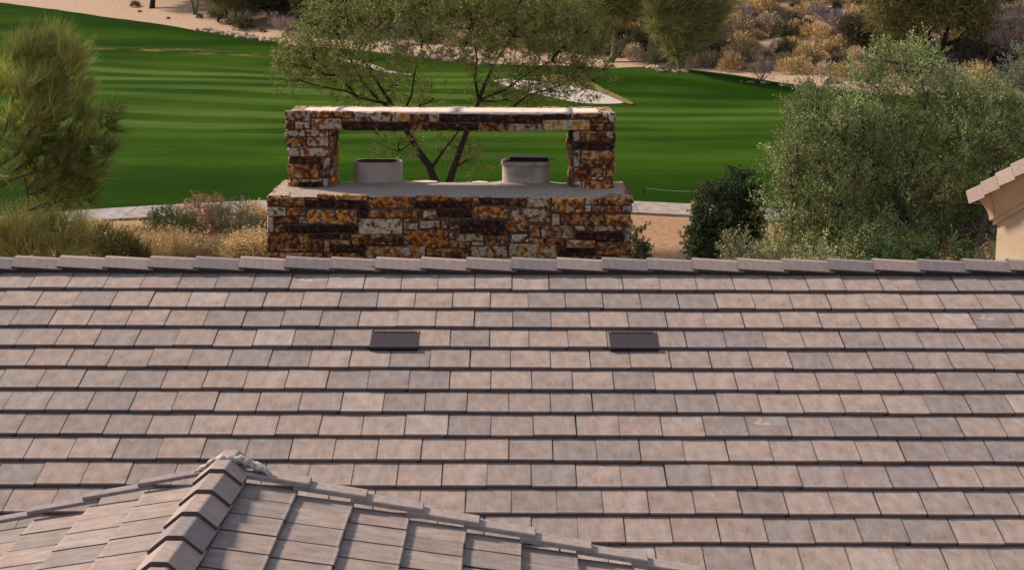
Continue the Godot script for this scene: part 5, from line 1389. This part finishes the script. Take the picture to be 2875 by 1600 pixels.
func saguaro(label: String, at: Vector3, h: float, r: float, arms: Array) -> void:
	var t := thing("saguaro_cactus", label, "cactus", at)
	var col := func(pts: Array, rad: float) -> ArrayMesh:
		var st := started()
		st.set_smooth_group(0)
		var sides := 26
		var rings := []
		for i in pts.size():
			var d: Vector3 = (pts[mini(i + 1, pts.size() - 1)] - pts[maxi(i - 1, 0)]).normalized()
			var a := d.cross(Vector3(0.1, 0.3, 0.95)).normalized(); var b := d.cross(a)
			var u := float(i) / (pts.size() - 1)
			var rr := rad * (0.82 + 0.18 * smoothstep(0.0, 0.3, u)) * sqrt(clampf((1.0 - u) * 9.0, 0.02, 1.0))
			var ring := []
			for k in sides:
				ring.append(pts[i] + (a * cos(TAU * k / sides) + b * sin(TAU * k / sides)) * rr * (1.06 if k % 2 else 0.90))
			rings.append(ring)
		for i in rings.size() - 1:
			for k in sides:
				var k2 := (k + 1) % sides
				for v in [rings[i][k], rings[i][k2], rings[i + 1][k2], rings[i][k], rings[i + 1][k2], rings[i + 1][k]]: st.add_vertex(v)
		return closed(st)
	var pts := []
	for k in 12: pts.append(Vector3(0, h * k / 11.0 - 0.1, 0))
	part("trunk", col.call(pts, r), M.cactus, t)
	for a in arms:
		var y: float = a[1]; var out: float = a[0]; var up: float = a[2]
		var q := [Vector3(0, y, 0), Vector3(out * 0.5, y + 0.02, 0), Vector3(out * 0.9, y + 0.12, 0), Vector3(out, y + 0.35, 0)]
		for k in range(1, 6): q.append(Vector3(out, y + 0.35 + (up - 0.35) * k / 5.0, 0))
		part("arm", col.call(q, r * 0.72), M.cactus, t)

func build_hillside() -> void:
	var fine := spray_mesh(22, 0.95, 0.011, 0.6, 0.2, [Color(0.30, 0.285, 0.10), Color(0.40, 0.37, 0.15), Color(0.21, 0.205, 0.06)])
	var leafy := twig_mesh(40, 0.6, 0.10, 0.024, 0.65, [Color(0.136, 0.136, 0.048), Color(0.192, 0.176, 0.072), Color(0.088, 0.088, 0.032)], Color(0.08, 0.064, 0.048))
	var murk := twig_mesh(40, 0.6, 0.10, 0.022, 0.7, [Color(0.08, 0.072, 0.0448), Color(0.12, 0.104, 0.0672), Color(0.056, 0.048, 0.032)], Color(0.072, 0.056, 0.048), 5)
	var bare := twig_mesh(26, 0.8, 0.16, 0.007, 0.7, [Color(0.32, 0.232, 0.208), Color(0.448, 0.352, 0.32), Color(0.208, 0.144, 0.128)], Color(0.288, 0.224, 0.2), 7)
	var forest := {"fine": [fine, M.straw], "leafy": [leafy, M.leaf], "murk": [murk, M.leaf], "bare": [bare, M.straw]}
	forest["open"] = [twig_mesh(46, 0.7, 0.075, 0.016, 0.65, [Color(0.235, 0.205, 0.06), Color(0.31, 0.265, 0.09), Color(0.165, 0.15, 0.04)], Color(0.09, 0.065, 0.035), 5), M.leaf]
	var barks := {"green": M.green_bark, "dark": M.bark, "grey": M.grey_bark}
	for q in [["palo_verde_tree", "tree with two pale green forking trunks beside the saguaro", 6.31, 106.85, 1.52, "fine", "green", [[[6.31, 1.47, -106.84, 0.24], [6.51, 1.92, -106.94, 0.2], [6.59, 2.68, -107.09, 0.15], [6.53, 3.69, -107.29, 0.12], [6.42, 4.95, -107.55, 0.09], [6.16, 6.46, -107.86, 0.05]], [[6.36, 1.62, -106.87, 0.2], [6.95, 2.3, -107.01, 0.16], [7.41, 2.93, -107.14, 0.13], [8.23, 3.64, -107.29, 0.11], [9.0, 4.32, -107.42, 0.08], [9.51, 5.21, -107.6, 0.05]], [[6.59, 3.18, -107.19, 0.06], [6.04, 3.89, -107.33, 0.05], [5.53, 4.19, -107.4, 0.03]]], [[5.91, 5.45, -107.65, 1.8, 1.16, 1.63], [7.45, 5.71, -107.71, 1.8, 1.42, 1.77], [9.0, 5.33, -107.63, 1.55, 1.08, 1.44], [5.13, 6.2, -107.81, 1.55, 1.16, 1.49], [6.93, 6.97, -107.96, 2.32, 1.55, 2.12], [9.25, 6.47, -107.86, 1.8, 1.29, 1.7], [7.97, 4.7, -107.5, 1.16, 0.67, 1.01], [5.65, 4.44, -107.45, 1.03, 0.57, 0.88]], 110], ["palo_verde_tree", "yellow-green fan-shaped tree just past the saguaro", 9.85, 96.73, 1.69, "fine", "green", [[[9.85, 1.64, -96.72, 0.15], [9.68, 2.55, -96.91, 0.12], [9.44, 3.69, -97.14, 0.09], [9.21, 4.83, -97.37, 0.05]], [[9.89, 1.68, -96.73, 0.14], [10.15, 2.78, -96.96, 0.11], [10.49, 4.15, -97.24, 0.07], [10.84, 5.3, -97.47, 0.04]], [[9.85, 1.75, -96.75, 0.1], [9.56, 2.78, -96.96, 0.08], [8.86, 3.23, -97.05, 0.05]]], [[9.55, 5.18, -97.44, 1.4, 1.05, 1.35], [10.72, 5.3, -97.47, 1.28, 1.05, 1.28], [10.14, 4.04, -97.21, 1.28, 0.93, 1.22], [9.09, 4.15, -97.23, 0.93, 0.82, 0.96], [11.19, 4.16, -97.24, 0.82, 0.82, 0.9], [9.91, 3.01, -97.0, 0.93, 0.65, 0.87], [10.02, 6.44, -97.7, 1.87, 1.05, 1.6], [11.89, 5.3, -97.47, 0.7, 0.82, 0.83], [8.67, 5.18, -97.44, 0.7, 0.93, 0.9], [11.42, 5.98, -97.61, 0.93, 0.93, 1.03]], 150], ["palo_verde_tree", "broad yellow-green tree with dark spreading limbs on the hill", 24.92, 98.96, 1.87, "open", "dark", [[[24.69, 1.81, -98.95, 0.24], [24.52, 2.7, -99.13, 0.2], [24.27, 3.87, -99.37, 0.16], [23.84, 4.45, -99.49, 0.12], [23.17, 4.92, -99.58, 0.08], [22.41, 5.5, -99.7, 0.05]], [[24.61, 2.47, -99.09, 0.14], [25.04, 3.4, -99.28, 0.12], [25.15, 4.34, -99.47, 0.09], [25.27, 5.27, -99.66, 0.05]], [[25.04, 1.86, -98.96, 0.22], [25.8, 2.82, -99.16, 0.18], [26.11, 3.87, -99.37, 0.14], [26.51, 4.81, -99.56, 0.1], [26.82, 5.75, -99.75, 0.06]], [[25.88, 2.94, -99.18, 0.13], [26.71, 3.29, -99.25, 0.11], [27.42, 4.0, -99.4, 0.08], [28.13, 4.58, -99.52, 0.05]], [[24.27, 3.87, -99.37, 0.1], [24.08, 5.04, -99.61, 0.07], [24.31, 6.21, -99.85, 0.04]]], [[22.65, 5.26, -99.66, 1.31, 1.07, 1.31], [23.84, 5.74, -99.75, 1.43, 1.19, 1.44], [25.27, 5.86, -99.78, 1.43, 1.19, 1.44], [26.7, 5.75, -99.75, 1.31, 1.19, 1.38], [27.89, 5.05, -99.61, 1.07, 1.07, 1.18], [22.41, 4.1, -99.42, 1.07, 0.84, 1.05], [28.38, 4.0, -99.4, 0.76, 0.84, 0.88], [24.08, 4.34, -99.47, 1.31, 0.95, 1.25], [25.75, 4.46, -99.49, 1.31, 0.95, 1.25], [27.18, 4.23, -99.44, 1.19, 0.95, 1.18], [23.37, 3.28, -99.25, 0.84, 0.67, 0.83], [27.78, 3.06, -99.21, 0.91, 0.72, 0.89], [24.79, 6.91, -99.99, 2.62, 1.07, 2.03], [26.93, 6.8, -99.97, 1.91, 0.95, 1.57], [22.05, 5.73, -99.75, 0.84, 0.95, 0.98], [22.89, 2.81, -99.16, 0.67, 0.52, 0.66]], 150], ["ash_tree", "bare ash-grey tangled tree at the edge of the hill", 29.69, 96.98, 1.89, "bare", "grey", [[[29.69, 1.87, -96.98, 0.12], [29.45, 3.06, -97.22, 0.09], [29.33, 4.21, -97.45, 0.05]], [[29.74, 1.92, -96.99, 0.1], [30.15, 3.07, -97.22, 0.07], [30.62, 3.98, -97.41, 0.04]], [[29.57, 2.38, -97.08, 0.06], [28.98, 3.52, -97.31, 0.04], [28.75, 4.44, -97.5, 0.02]]], [[29.45, 4.21, -97.45, 0.82, 0.82, 0.9], [30.04, 3.52, -97.31, 0.94, 0.94, 1.03], [29.1, 3.06, -97.22, 0.82, 0.82, 0.9], [30.38, 4.44, -97.5, 0.94, 0.94, 1.03], [29.69, 2.61, -97.12, 0.94, 0.58, 0.84]], 120], ["palo_verde_tree", "small round green tree with thin forked stems above the sand bank", -21.13, 127.07, 3.06, "fine", "green", [[[-21.13, 3.03, -127.06, 0.1], [-21.28, 3.6, -127.18, 0.08], [-21.41, 4.34, -127.33, 0.06], [-21.65, 5.09, -127.48, 0.04]], [[-21.1, 3.03, -127.06, 0.09], [-20.89, 3.6, -127.18, 0.07], [-20.49, 4.26, -127.31, 0.05], [-19.98, 4.95, -127.45, 0.03]]], [[-21.35, 4.64, -127.39, 1.37, 0.67, 1.12], [-20.13, 4.8, -127.42, 1.37, 0.67, 1.12], [-22.26, 5.09, -127.48, 1.37, 0.76, 1.17], [-20.74, 5.69, -127.6, 2.44, 0.85, 1.81], [-19.36, 4.5, -127.36, 0.91, 0.55, 0.8]], 190], ["palo_verde_tree", "tree showing only two slim green stems at the frame's top", -25.35, 131.86, 3.53, "fine", "green", [[[-25.35, 3.5, -131.85, 0.12], [-25.51, 4.18, -131.99, 0.09], [-25.73, 5.26, -132.21, 0.06]], [[-25.28, 3.53, -131.86, 0.12], [-25.13, 4.34, -132.02, 0.09], [-25.04, 5.42, -132.24, 0.06]]], [[-25.61, 6.19, -132.4, 1.9, 0.95, 1.56], [-24.66, 6.35, -132.43, 1.58, 0.95, 1.39]], 120], ["dark_trunk_tree", "tree showing only a thick dark trunk above the sand bank", -29.58, 135.86, 3.88, "leafy", "dark", [[[-29.58, 3.82, -135.84, 0.24], [-29.55, 4.52, -135.99, 0.22], [-29.62, 5.79, -136.25, 0.16]]], [[-29.62, 6.91, -136.47, 2.28, 1.14, 1.88], [-28.32, 6.75, -136.44, 1.63, 0.98, 1.43]], 100], ["mesquite_tree", "dark bushy olive tree behind the sand bank", -17.09, 124.97, 3.05, "murk", "dark", [[[-17.09, 3.02, -124.97, 0.16], [-17.34, 3.69, -125.1, 0.12], [-17.7, 4.42, -125.25, 0.08]], [[-17.03, 3.04, -124.97, 0.14], [-16.65, 3.99, -125.16, 0.1], [-16.35, 4.87, -125.34, 0.06]]], [[-18.6, 4.86, -125.34, 1.35, 0.75, 1.15], [-17.25, 4.72, -125.31, 1.5, 0.75, 1.24], [-16.2, 4.43, -125.25, 1.05, 0.75, 0.99], [-17.7, 5.6, -125.49, 2.4, 0.9, 1.81], [-16.5, 3.84, -125.13, 0.84, 0.48, 0.73]], 330], ["mesquite_tree", "broad dark olive tree beside the small boulders at the bank's end", -13.63, 120.74, 2.59, "leafy", "dark", [[[-13.63, 2.55, -120.74, 0.2], [-13.93, 3.43, -120.92, 0.14], [-14.51, 4.42, -121.12, 0.08]], [[-13.57, 2.61, -120.75, 0.16], [-12.91, 3.58, -120.95, 0.12], [-12.19, 4.72, -121.18, 0.07]]], [[-14.51, 4.42, -121.12, 1.45, 1.02, 1.36], [-13.06, 4.71, -121.18, 1.45, 1.02, 1.36], [-11.9, 4.15, -121.06, 1.16, 1.02, 1.2], [-14.22, 3.57, -120.95, 1.16, 0.64, 0.99], [-12.77, 3.29, -120.89, 1.16, 0.58, 0.96], [-13.35, 5.56, -121.35, 2.61, 1.02, 1.99], [-11.32, 5.0, -121.24, 1.45, 1.16, 1.44], [-15.09, 3.71, -120.97, 0.81, 0.58, 0.77]], 200], ["mesquite_tree", "olive tree on the slope behind the left half of the chimney's tree", -8.06, 119.79, 2.93, "leafy", "dark", [[[-8.06, 2.9, -119.79, 0.2], [-8.35, 3.91, -119.99, 0.14], [-8.93, 5.04, -120.22, 0.08]], [[-8.0, 2.93, -119.79, 0.16], [-7.34, 4.06, -120.02, 0.12], [-6.63, 5.05, -120.23, 0.07]]], [[-9.21, 4.76, -120.17, 1.58, 1.01, 1.42], [-7.49, 4.9, -120.2, 1.73, 1.01, 1.5], [-6.05, 4.35, -120.08, 1.44, 1.01, 1.34], [-8.35, 3.77, -119.97, 1.44, 0.58, 1.11], [-6.62, 3.5, -119.91, 1.15, 0.52, 0.92], [-7.49, 5.75, -120.37, 3.16, 0.86, 2.21]], 170], ["mesquite_tree", "olive tree on the slope behind the right half of the chimney's tree", 1.09, 113.37, 2.46, "leafy", "dark", [[[1.09, 2.42, -113.36, 0.2], [0.81, 3.65, -113.61, 0.14], [0.26, 4.98, -113.89, 0.08]], [[1.14, 2.45, -113.37, 0.16], [1.9, 3.79, -113.64, 0.12], [2.71, 4.99, -113.89, 0.07]]], [[-0.01, 4.45, -113.78, 1.64, 1.09, 1.5], [1.62, 4.72, -113.83, 1.64, 1.09, 1.5], [2.99, 4.19, -113.72, 1.36, 1.09, 1.35], [0.81, 3.38, -113.56, 1.36, 0.6, 1.08], [2.72, 3.12, -113.51, 1.09, 0.55, 0.9], [1.35, 5.79, -114.05, 3.0, 0.95, 2.17], [4.07, 5.0, -113.89, 1.09, 1.09, 1.2]], 160]]:
		var at := on_land(q[2], q[3])
		var dy: float = at.y - q[4]
		var cl := []
		for c in q[8]: cl.append([c[0], c[1] + dy, c[2], c[3], c[4], c[5]])
		var lines := []
		for l in q[7]:
			var r := []
			for p in l: r.append([p[0], p[1] + dy, p[2], p[3]])
			lines.append(r)
		green_tree(q[0], q[1], at, cl, lines, barks[q[6]], forest[q[5]][0], forest[q[5]][1], q[9], Vector3(0.1, 0.1, 0))
	saguaro("ribbed saguaro trunk standing between the two pale green-trunked trees", on_land(8.91, 105.32), 5.2, 0.26, [])
	saguaro("dark saguaro with raised arms high on the hill above the silver treetop", on_land(31.01, 106.36), 4.5, 0.28, [[-0.6, 0.8, 1.9], [0.55, 1.2, 1.7]])
	# an ocotillo: dark wands from one foot
	var o := thing("ocotillo", "dark spiky fan of bare wands high on the straw-coloured slope", "shrub", on_land(18.31, 110.07))
	part("wands", spray_mesh(90, 2.3, 0.016, 0.75, 0.1, [Color(0.05, 0.038, 0.03), Color(0.08, 0.06, 0.045)]), M.straw, o)
	# named bushes
	for q in [["round_bush", "dark grey-green rounded bush above the straw slope", 21.45, 103.05, 2.38, 2.38, "murk", 260], ["dark_bush", "dark bush under the near side of the broad dark-limbed tree", 22.69, 101.91, 1.98, 1.36, "murk", 220], ["dark_bush", "black-brown thicket under the far side of the broad dark-limbed tree", 27.08, 97.68, 2.25, 1.54, "murk", 220], ["dark_bush", "dark thicket behind the saguaro's foot", 8.66, 109.12, 1.59, 1.32, "murk", 240], ["dark_bush", "dark brown thicket between saguaro and fan-shaped tree", 9.85, 107.13, 1.3, 1.09, "murk", 240], ["dark_bush", "dark bush at the far foot of the fan-shaped tree", 12.54, 105.23, 1.66, 1.28, "murk", 220], ["dead_bush", "leafless grey bush standing alone on the bare sand strip", 14.44, 95.48, 1.62, 0.97, "bare", 90], ["olive_bush", "upright olive shrub on the sand bank before the dark trunks", -22.81, 127.99, 1.43, 1.06, "leafy", 240], ["olive_bush", "wide olive shrub at the sand bank beneath the small round tree", -20.43, 124.6, 1.88, 0.85, "leafy", 240], ["straw_bush", "pale straw-coloured clump at the end of the sand bank", -16.53, 121.13, 2.5, 1.23, "bare", 120], ["black_bush", "black thicket behind the straw clump of the bank", -16.65, 125.03, 1.82, 1.21, "murk", 280]]:
		var b := thing(q[0], q[1], "bush", on_land(q[2], q[3]), 0.0, "")
		var cl := dome_clumps(q[4], q[5], 6)
		var st := started()
		for k in 8: limb(st, wander(Vector3(0, 0, 0), Vector3(rnd(-0.4, 0.4) * q[4], q[5] * rnd(0.5, 0.95), rnd(-0.3, 0.3) * q[4]), 4, 0.08), 0.035, 0.008, 4)
		part("stem", closed(st), M.grey_bark, b)
		crown(b, "foliage", forest[q[6]][0], forest[q[6]][1], cl, q[7], Vector2(0.45, 0.8), 0.5)
	# rocks along the edge of the grass
	var shapes := []
	for k in 5: shapes.append(rock_mesh(21 + k))
	var n := 0
	for q in [[-23.71, 124.98, -14.46, 115.61, 64, 0.42, 0.45, "pinkish cobble in the row edging the grass below the sand bank", "cobbles edging the sand bank"], [-21.68, 123.64, -14.59, 116.7, 26, 0.36, 0.5, "pinkish cobble in the row edging the grass below the sand bank", "cobbles edging the sand bank"], [-8.16, 112.99, -1.55, 107.24, 46, 0.75, 1.6, "tan boulder of the stone bank seen through the chimney's tree", "boulders behind the chimney's tree"], [6.34, 105.18, 8.13, 96.23, 14, 0.4, 0.6, "reddish stone on the bank before the saguaro", "stones below the saguaro"], [8.11, 96.02, 10.36, 95.36, 12, 0.4, 0.4, "reddish stone on the bank before the saguaro", "stones below the saguaro"], [13.08, 94.99, 15.45, 95.41, 9, 0.25, 0.3, "small dark stone where sand strip meets the fairway", "dark stones along the fairway edge"]]:
		for k in int(q[4]):
			var u: float = (k + rng.randf()) / q[4]
			var p := on_land(lerpf(q[0], q[2], u) + rnd(-0.3, 0.3), lerpf(q[1], q[3], u) + rnd(-q[6], q[6]), 0.04)
			var s: float = q[5] * rnd(0.55, 1.3)
			var r := part("rock", shapes[n % 5], M.rock[[0, 0, 2, 1, 0, 2, 1][n % 7]], self, Transform3D(Basis(Vector3.UP, rnd(0, TAU)).scaled(Vector3(s, s * rnd(0.7, 1.1), s * rnd(0.8, 1.2))), p))
			tag(r, q[7], "rock", q[8])
			n += 1
	var bo := part("boulder", shapes[2], M.rock[2], self, Transform3D(Basis(Vector3.UP, 0.4).scaled(Vector3(0.95, 0.85, 0.8)), on_land(18.73, 96.70, 0.12)))
	tag(bo, "single pale boulder on the bare sand strip above the fairway", "boulder")
	bo = part("boulder", shapes[3], M.rock[1], self, Transform3D(Basis(Vector3.UP, 1.4).scaled(Vector3(0.8, 0.9, 0.8)), on_land(-21.96, 127.10, 0.15)))
	tag(bo, "brown boulder between two olive shrubs on the sand bank", "boulder")
	for q in [[14.0, 117.0, 3.0], [21.5, 112.0, 2.2], [12.0, 122.0, 2.5], [17.5, 119.0, 1.8]]:
		bo = part("boulder", shapes[1], M.rock[0], self, Transform3D(Basis(Vector3.UP, q[0]).scaled(Vector3(q[2], q[2] * 0.42, q[2] * 0.9)), on_land(q[0], q[1], 0.05)))
		tag(bo, "flat pale granite slab half buried among the straw-coloured bushes", "boulder", "granite slabs on the slope")
	# the scrub that covers the hill
	var protos := {}
	for kind in ["straw", "brown", "grey", "olive", "dark", "pale"]:
		protos[kind] = [bush_mesh(kind), bush_mesh(kind)]
	var text := {
		"straw": ["straw-yellow dry clump", "straw-coloured clumps on the hill"], "brown": ["brown twiggy bush", "brown bushes on the hill"], "grey": ["ash-grey dead bush", "grey dead bushes on the hill"],
		"olive": ["olive-green low bush", "olive bushes on the hill"], "dark": ["dark bush", "dark bushes on the hill"], "pale": ["pale buff grass clump", "buff clumps on the hill"],
	}
	var spots := []
	var tries := 0
	while spots.size() < 640 and tries < 90000:
		tries += 1
		var f := rnd(84.0, 172.0)
		var x := f * rnd(-0.325, 0.325)
		var d := beyond(x, f)
		if d < (4.2 if x < 5.0 else 3.2) or d > 46.0 or (x < -8.0 and d < 7.5): continue
		if land(x, f) > 8.5 - f * 0.020: continue
		var thin := 0.55 + hill_noise.get_noise_2d(x * 1.7 + 40.0, f * 1.7)
		if rng.randf() > clampf(0.75 + thin, 0.5, 1.0): continue
		var w := rnd(0.8, 1.9)
		var free := true
		for s in spots:
			if Vector2(s[0] - x, (s[1] - f)).length() < (s[2] + w) * 0.25:
				free = false
				break
		if not free: continue
		spots.append([x, f, w])
	for s in spots:
		var zone := 0 if s[0] < -8.0 else 1 if s[0] < 7.0 else 2 if s[0] < 19.0 else 3
		var q := rng.randf()
		var kind: String
		if zone == 2: kind = "straw" if q < 0.56 else "brown" if q < 0.76 else "grey" if q < 0.84 else "pale" if q < 0.94 else "olive"
		elif zone == 3: kind = "straw" if q < 0.36 else "brown" if q < 0.62 else "grey" if q < 0.74 else "dark" if q < 0.92 else "pale"
		elif zone == 1: kind = "pale" if q < 0.3 else "brown" if q < 0.6 else "dark" if q < 0.8 else "straw"
		else: kind = "pale" if q < 0.38 else "brown" if q < 0.66 else "dark" if q < 0.80 else "olive" if q < 0.9 else "grey"
		var d2 := beyond(s[0], s[1])
		var high := "low on the hill" if d2 < 10.0 else "halfway up the hill" if d2 < 18.0 else "high on the hill"
		var where: String = ["above the long sand bank", "behind the chimney's tree", "above the bare sand strip", "around the big dark-limbed tree"][zone] + ", " + high
		var size_word := "small" if s[2] < 1.15 else "broad" if s[2] > 1.6 else "rounded"
		var o2 := part(kind + "_bush", protos[kind][rng.randi() % 2], M.straw, self, Transform3D(Basis(Vector3.UP, rnd(0, TAU)).scaled(Vector3(s[2], s[2] * rnd(0.75, 1.1), s[2])), on_land(s[0], s[1], -0.05)))
		tag(o2, "%s %s %s" % [size_word, text[kind][0], where], "bush", "%s %s %s" % [size_word, text[kind][1], where])
	# tufts on the bank of sand
	for q in [[-31.25, 137.1, 0.9, 0.8, "green tuft at the top of the bare sand bank"], [-27.24, 130.87, 0.35, 0.3, "tiny green tuft in the middle of the bare sand bank"], [-30.32, 134.63, 0.35, 0.3, "tiny green tuft below the larger tuft on the sand bank"], [-18.6, 122.94, 0.6, 0.45, "small olive tuft near the end of the sand bank"], [-24.69, 130.33, 0.6, 0.6, "green tuft at the foot of the two slim green stems"]]:
		var o3 := part("desert_bush", protos["olive"][0], M.leaf, self, Transform3D(Basis(Vector3.UP, rnd(0, TAU)).scaled(Vector3(q[2], q[3], q[2])), on_land(q[0], q[1], -0.02)))
		tag(o3, q[4], "bush")

func _ready() -> void:
	rng.seed = 20240
	var cam := Camera3D.new()
	cam.name = "camera"
	cam.fov = 19.74
	cam.near = 0.1
	cam.far = 3000.0
	add_child(cam)
	cam.position = Vector3(0, 8.5, 0)
	cam.basis = Basis(Vector3.RIGHT, deg_to_rad(-11.5)) * Basis(Vector3.BACK, deg_to_rad(0.2))
	cam.current = true
	var sky_m := ProceduralSkyMaterial.new()
	sky_m.sky_top_color = Color(0.62, 0.66, 0.74)
	sky_m.sky_horizon_color = Color(0.80, 0.78, 0.78)
	sky_m.sky_curve = 0.2
	sky_m.ground_bottom_color = Color(0.25, 0.22, 0.2)
	sky_m.ground_horizon_color = Color(0.5, 0.47, 0.45)
	var sky := Sky.new()
	sky.sky_material = sky_m
	var env := Environment.new()
	env.background_mode = Environment.BG_SKY
	env.sky = sky
	env.background_energy_multiplier = 0.72
	env.tonemap_mode = Environment.TONE_MAPPER_LINEAR
	env.tonemap_exposure = 1.72
	env.sdfgi_enabled = true
	env.ssao_enabled = true
	env.ssil_enabled = true
	var we := WorldEnvironment.new()
	we.name = "environment"
	we.environment = env
	add_child(we)
	var sun := DirectionalLight3D.new()
	sun.name = "sun"
	sun.light_color = Color(1.0, 0.93, 0.85)
	sun.light_energy = 1.35
	sun.light_angular_distance = 7.0
	sun.shadow_enabled = true
	sun.sky_mode = DirectionalLight3D.SKY_MODE_LIGHT_ONLY
	add_child(sun)
	sun.look_at_from_position(Vector3(-0.74, 0.56, -0.38), Vector3.ZERO, Vector3.UP)
	hill_noise.seed = 7
	hill_noise.frequency = 0.05
	hill_noise.fractal_octaves = 3
	wide_noise.seed = 19
	wide_noise.frequency = 0.025
	wide_noise.fractal_octaves = 3
	make_materials()
	build_ground()
	build_main_house()
	build_wing()
	build_chimney()
	build_stucco_house()
	build_barrier()
	build_near_plants()
	build_hillside()
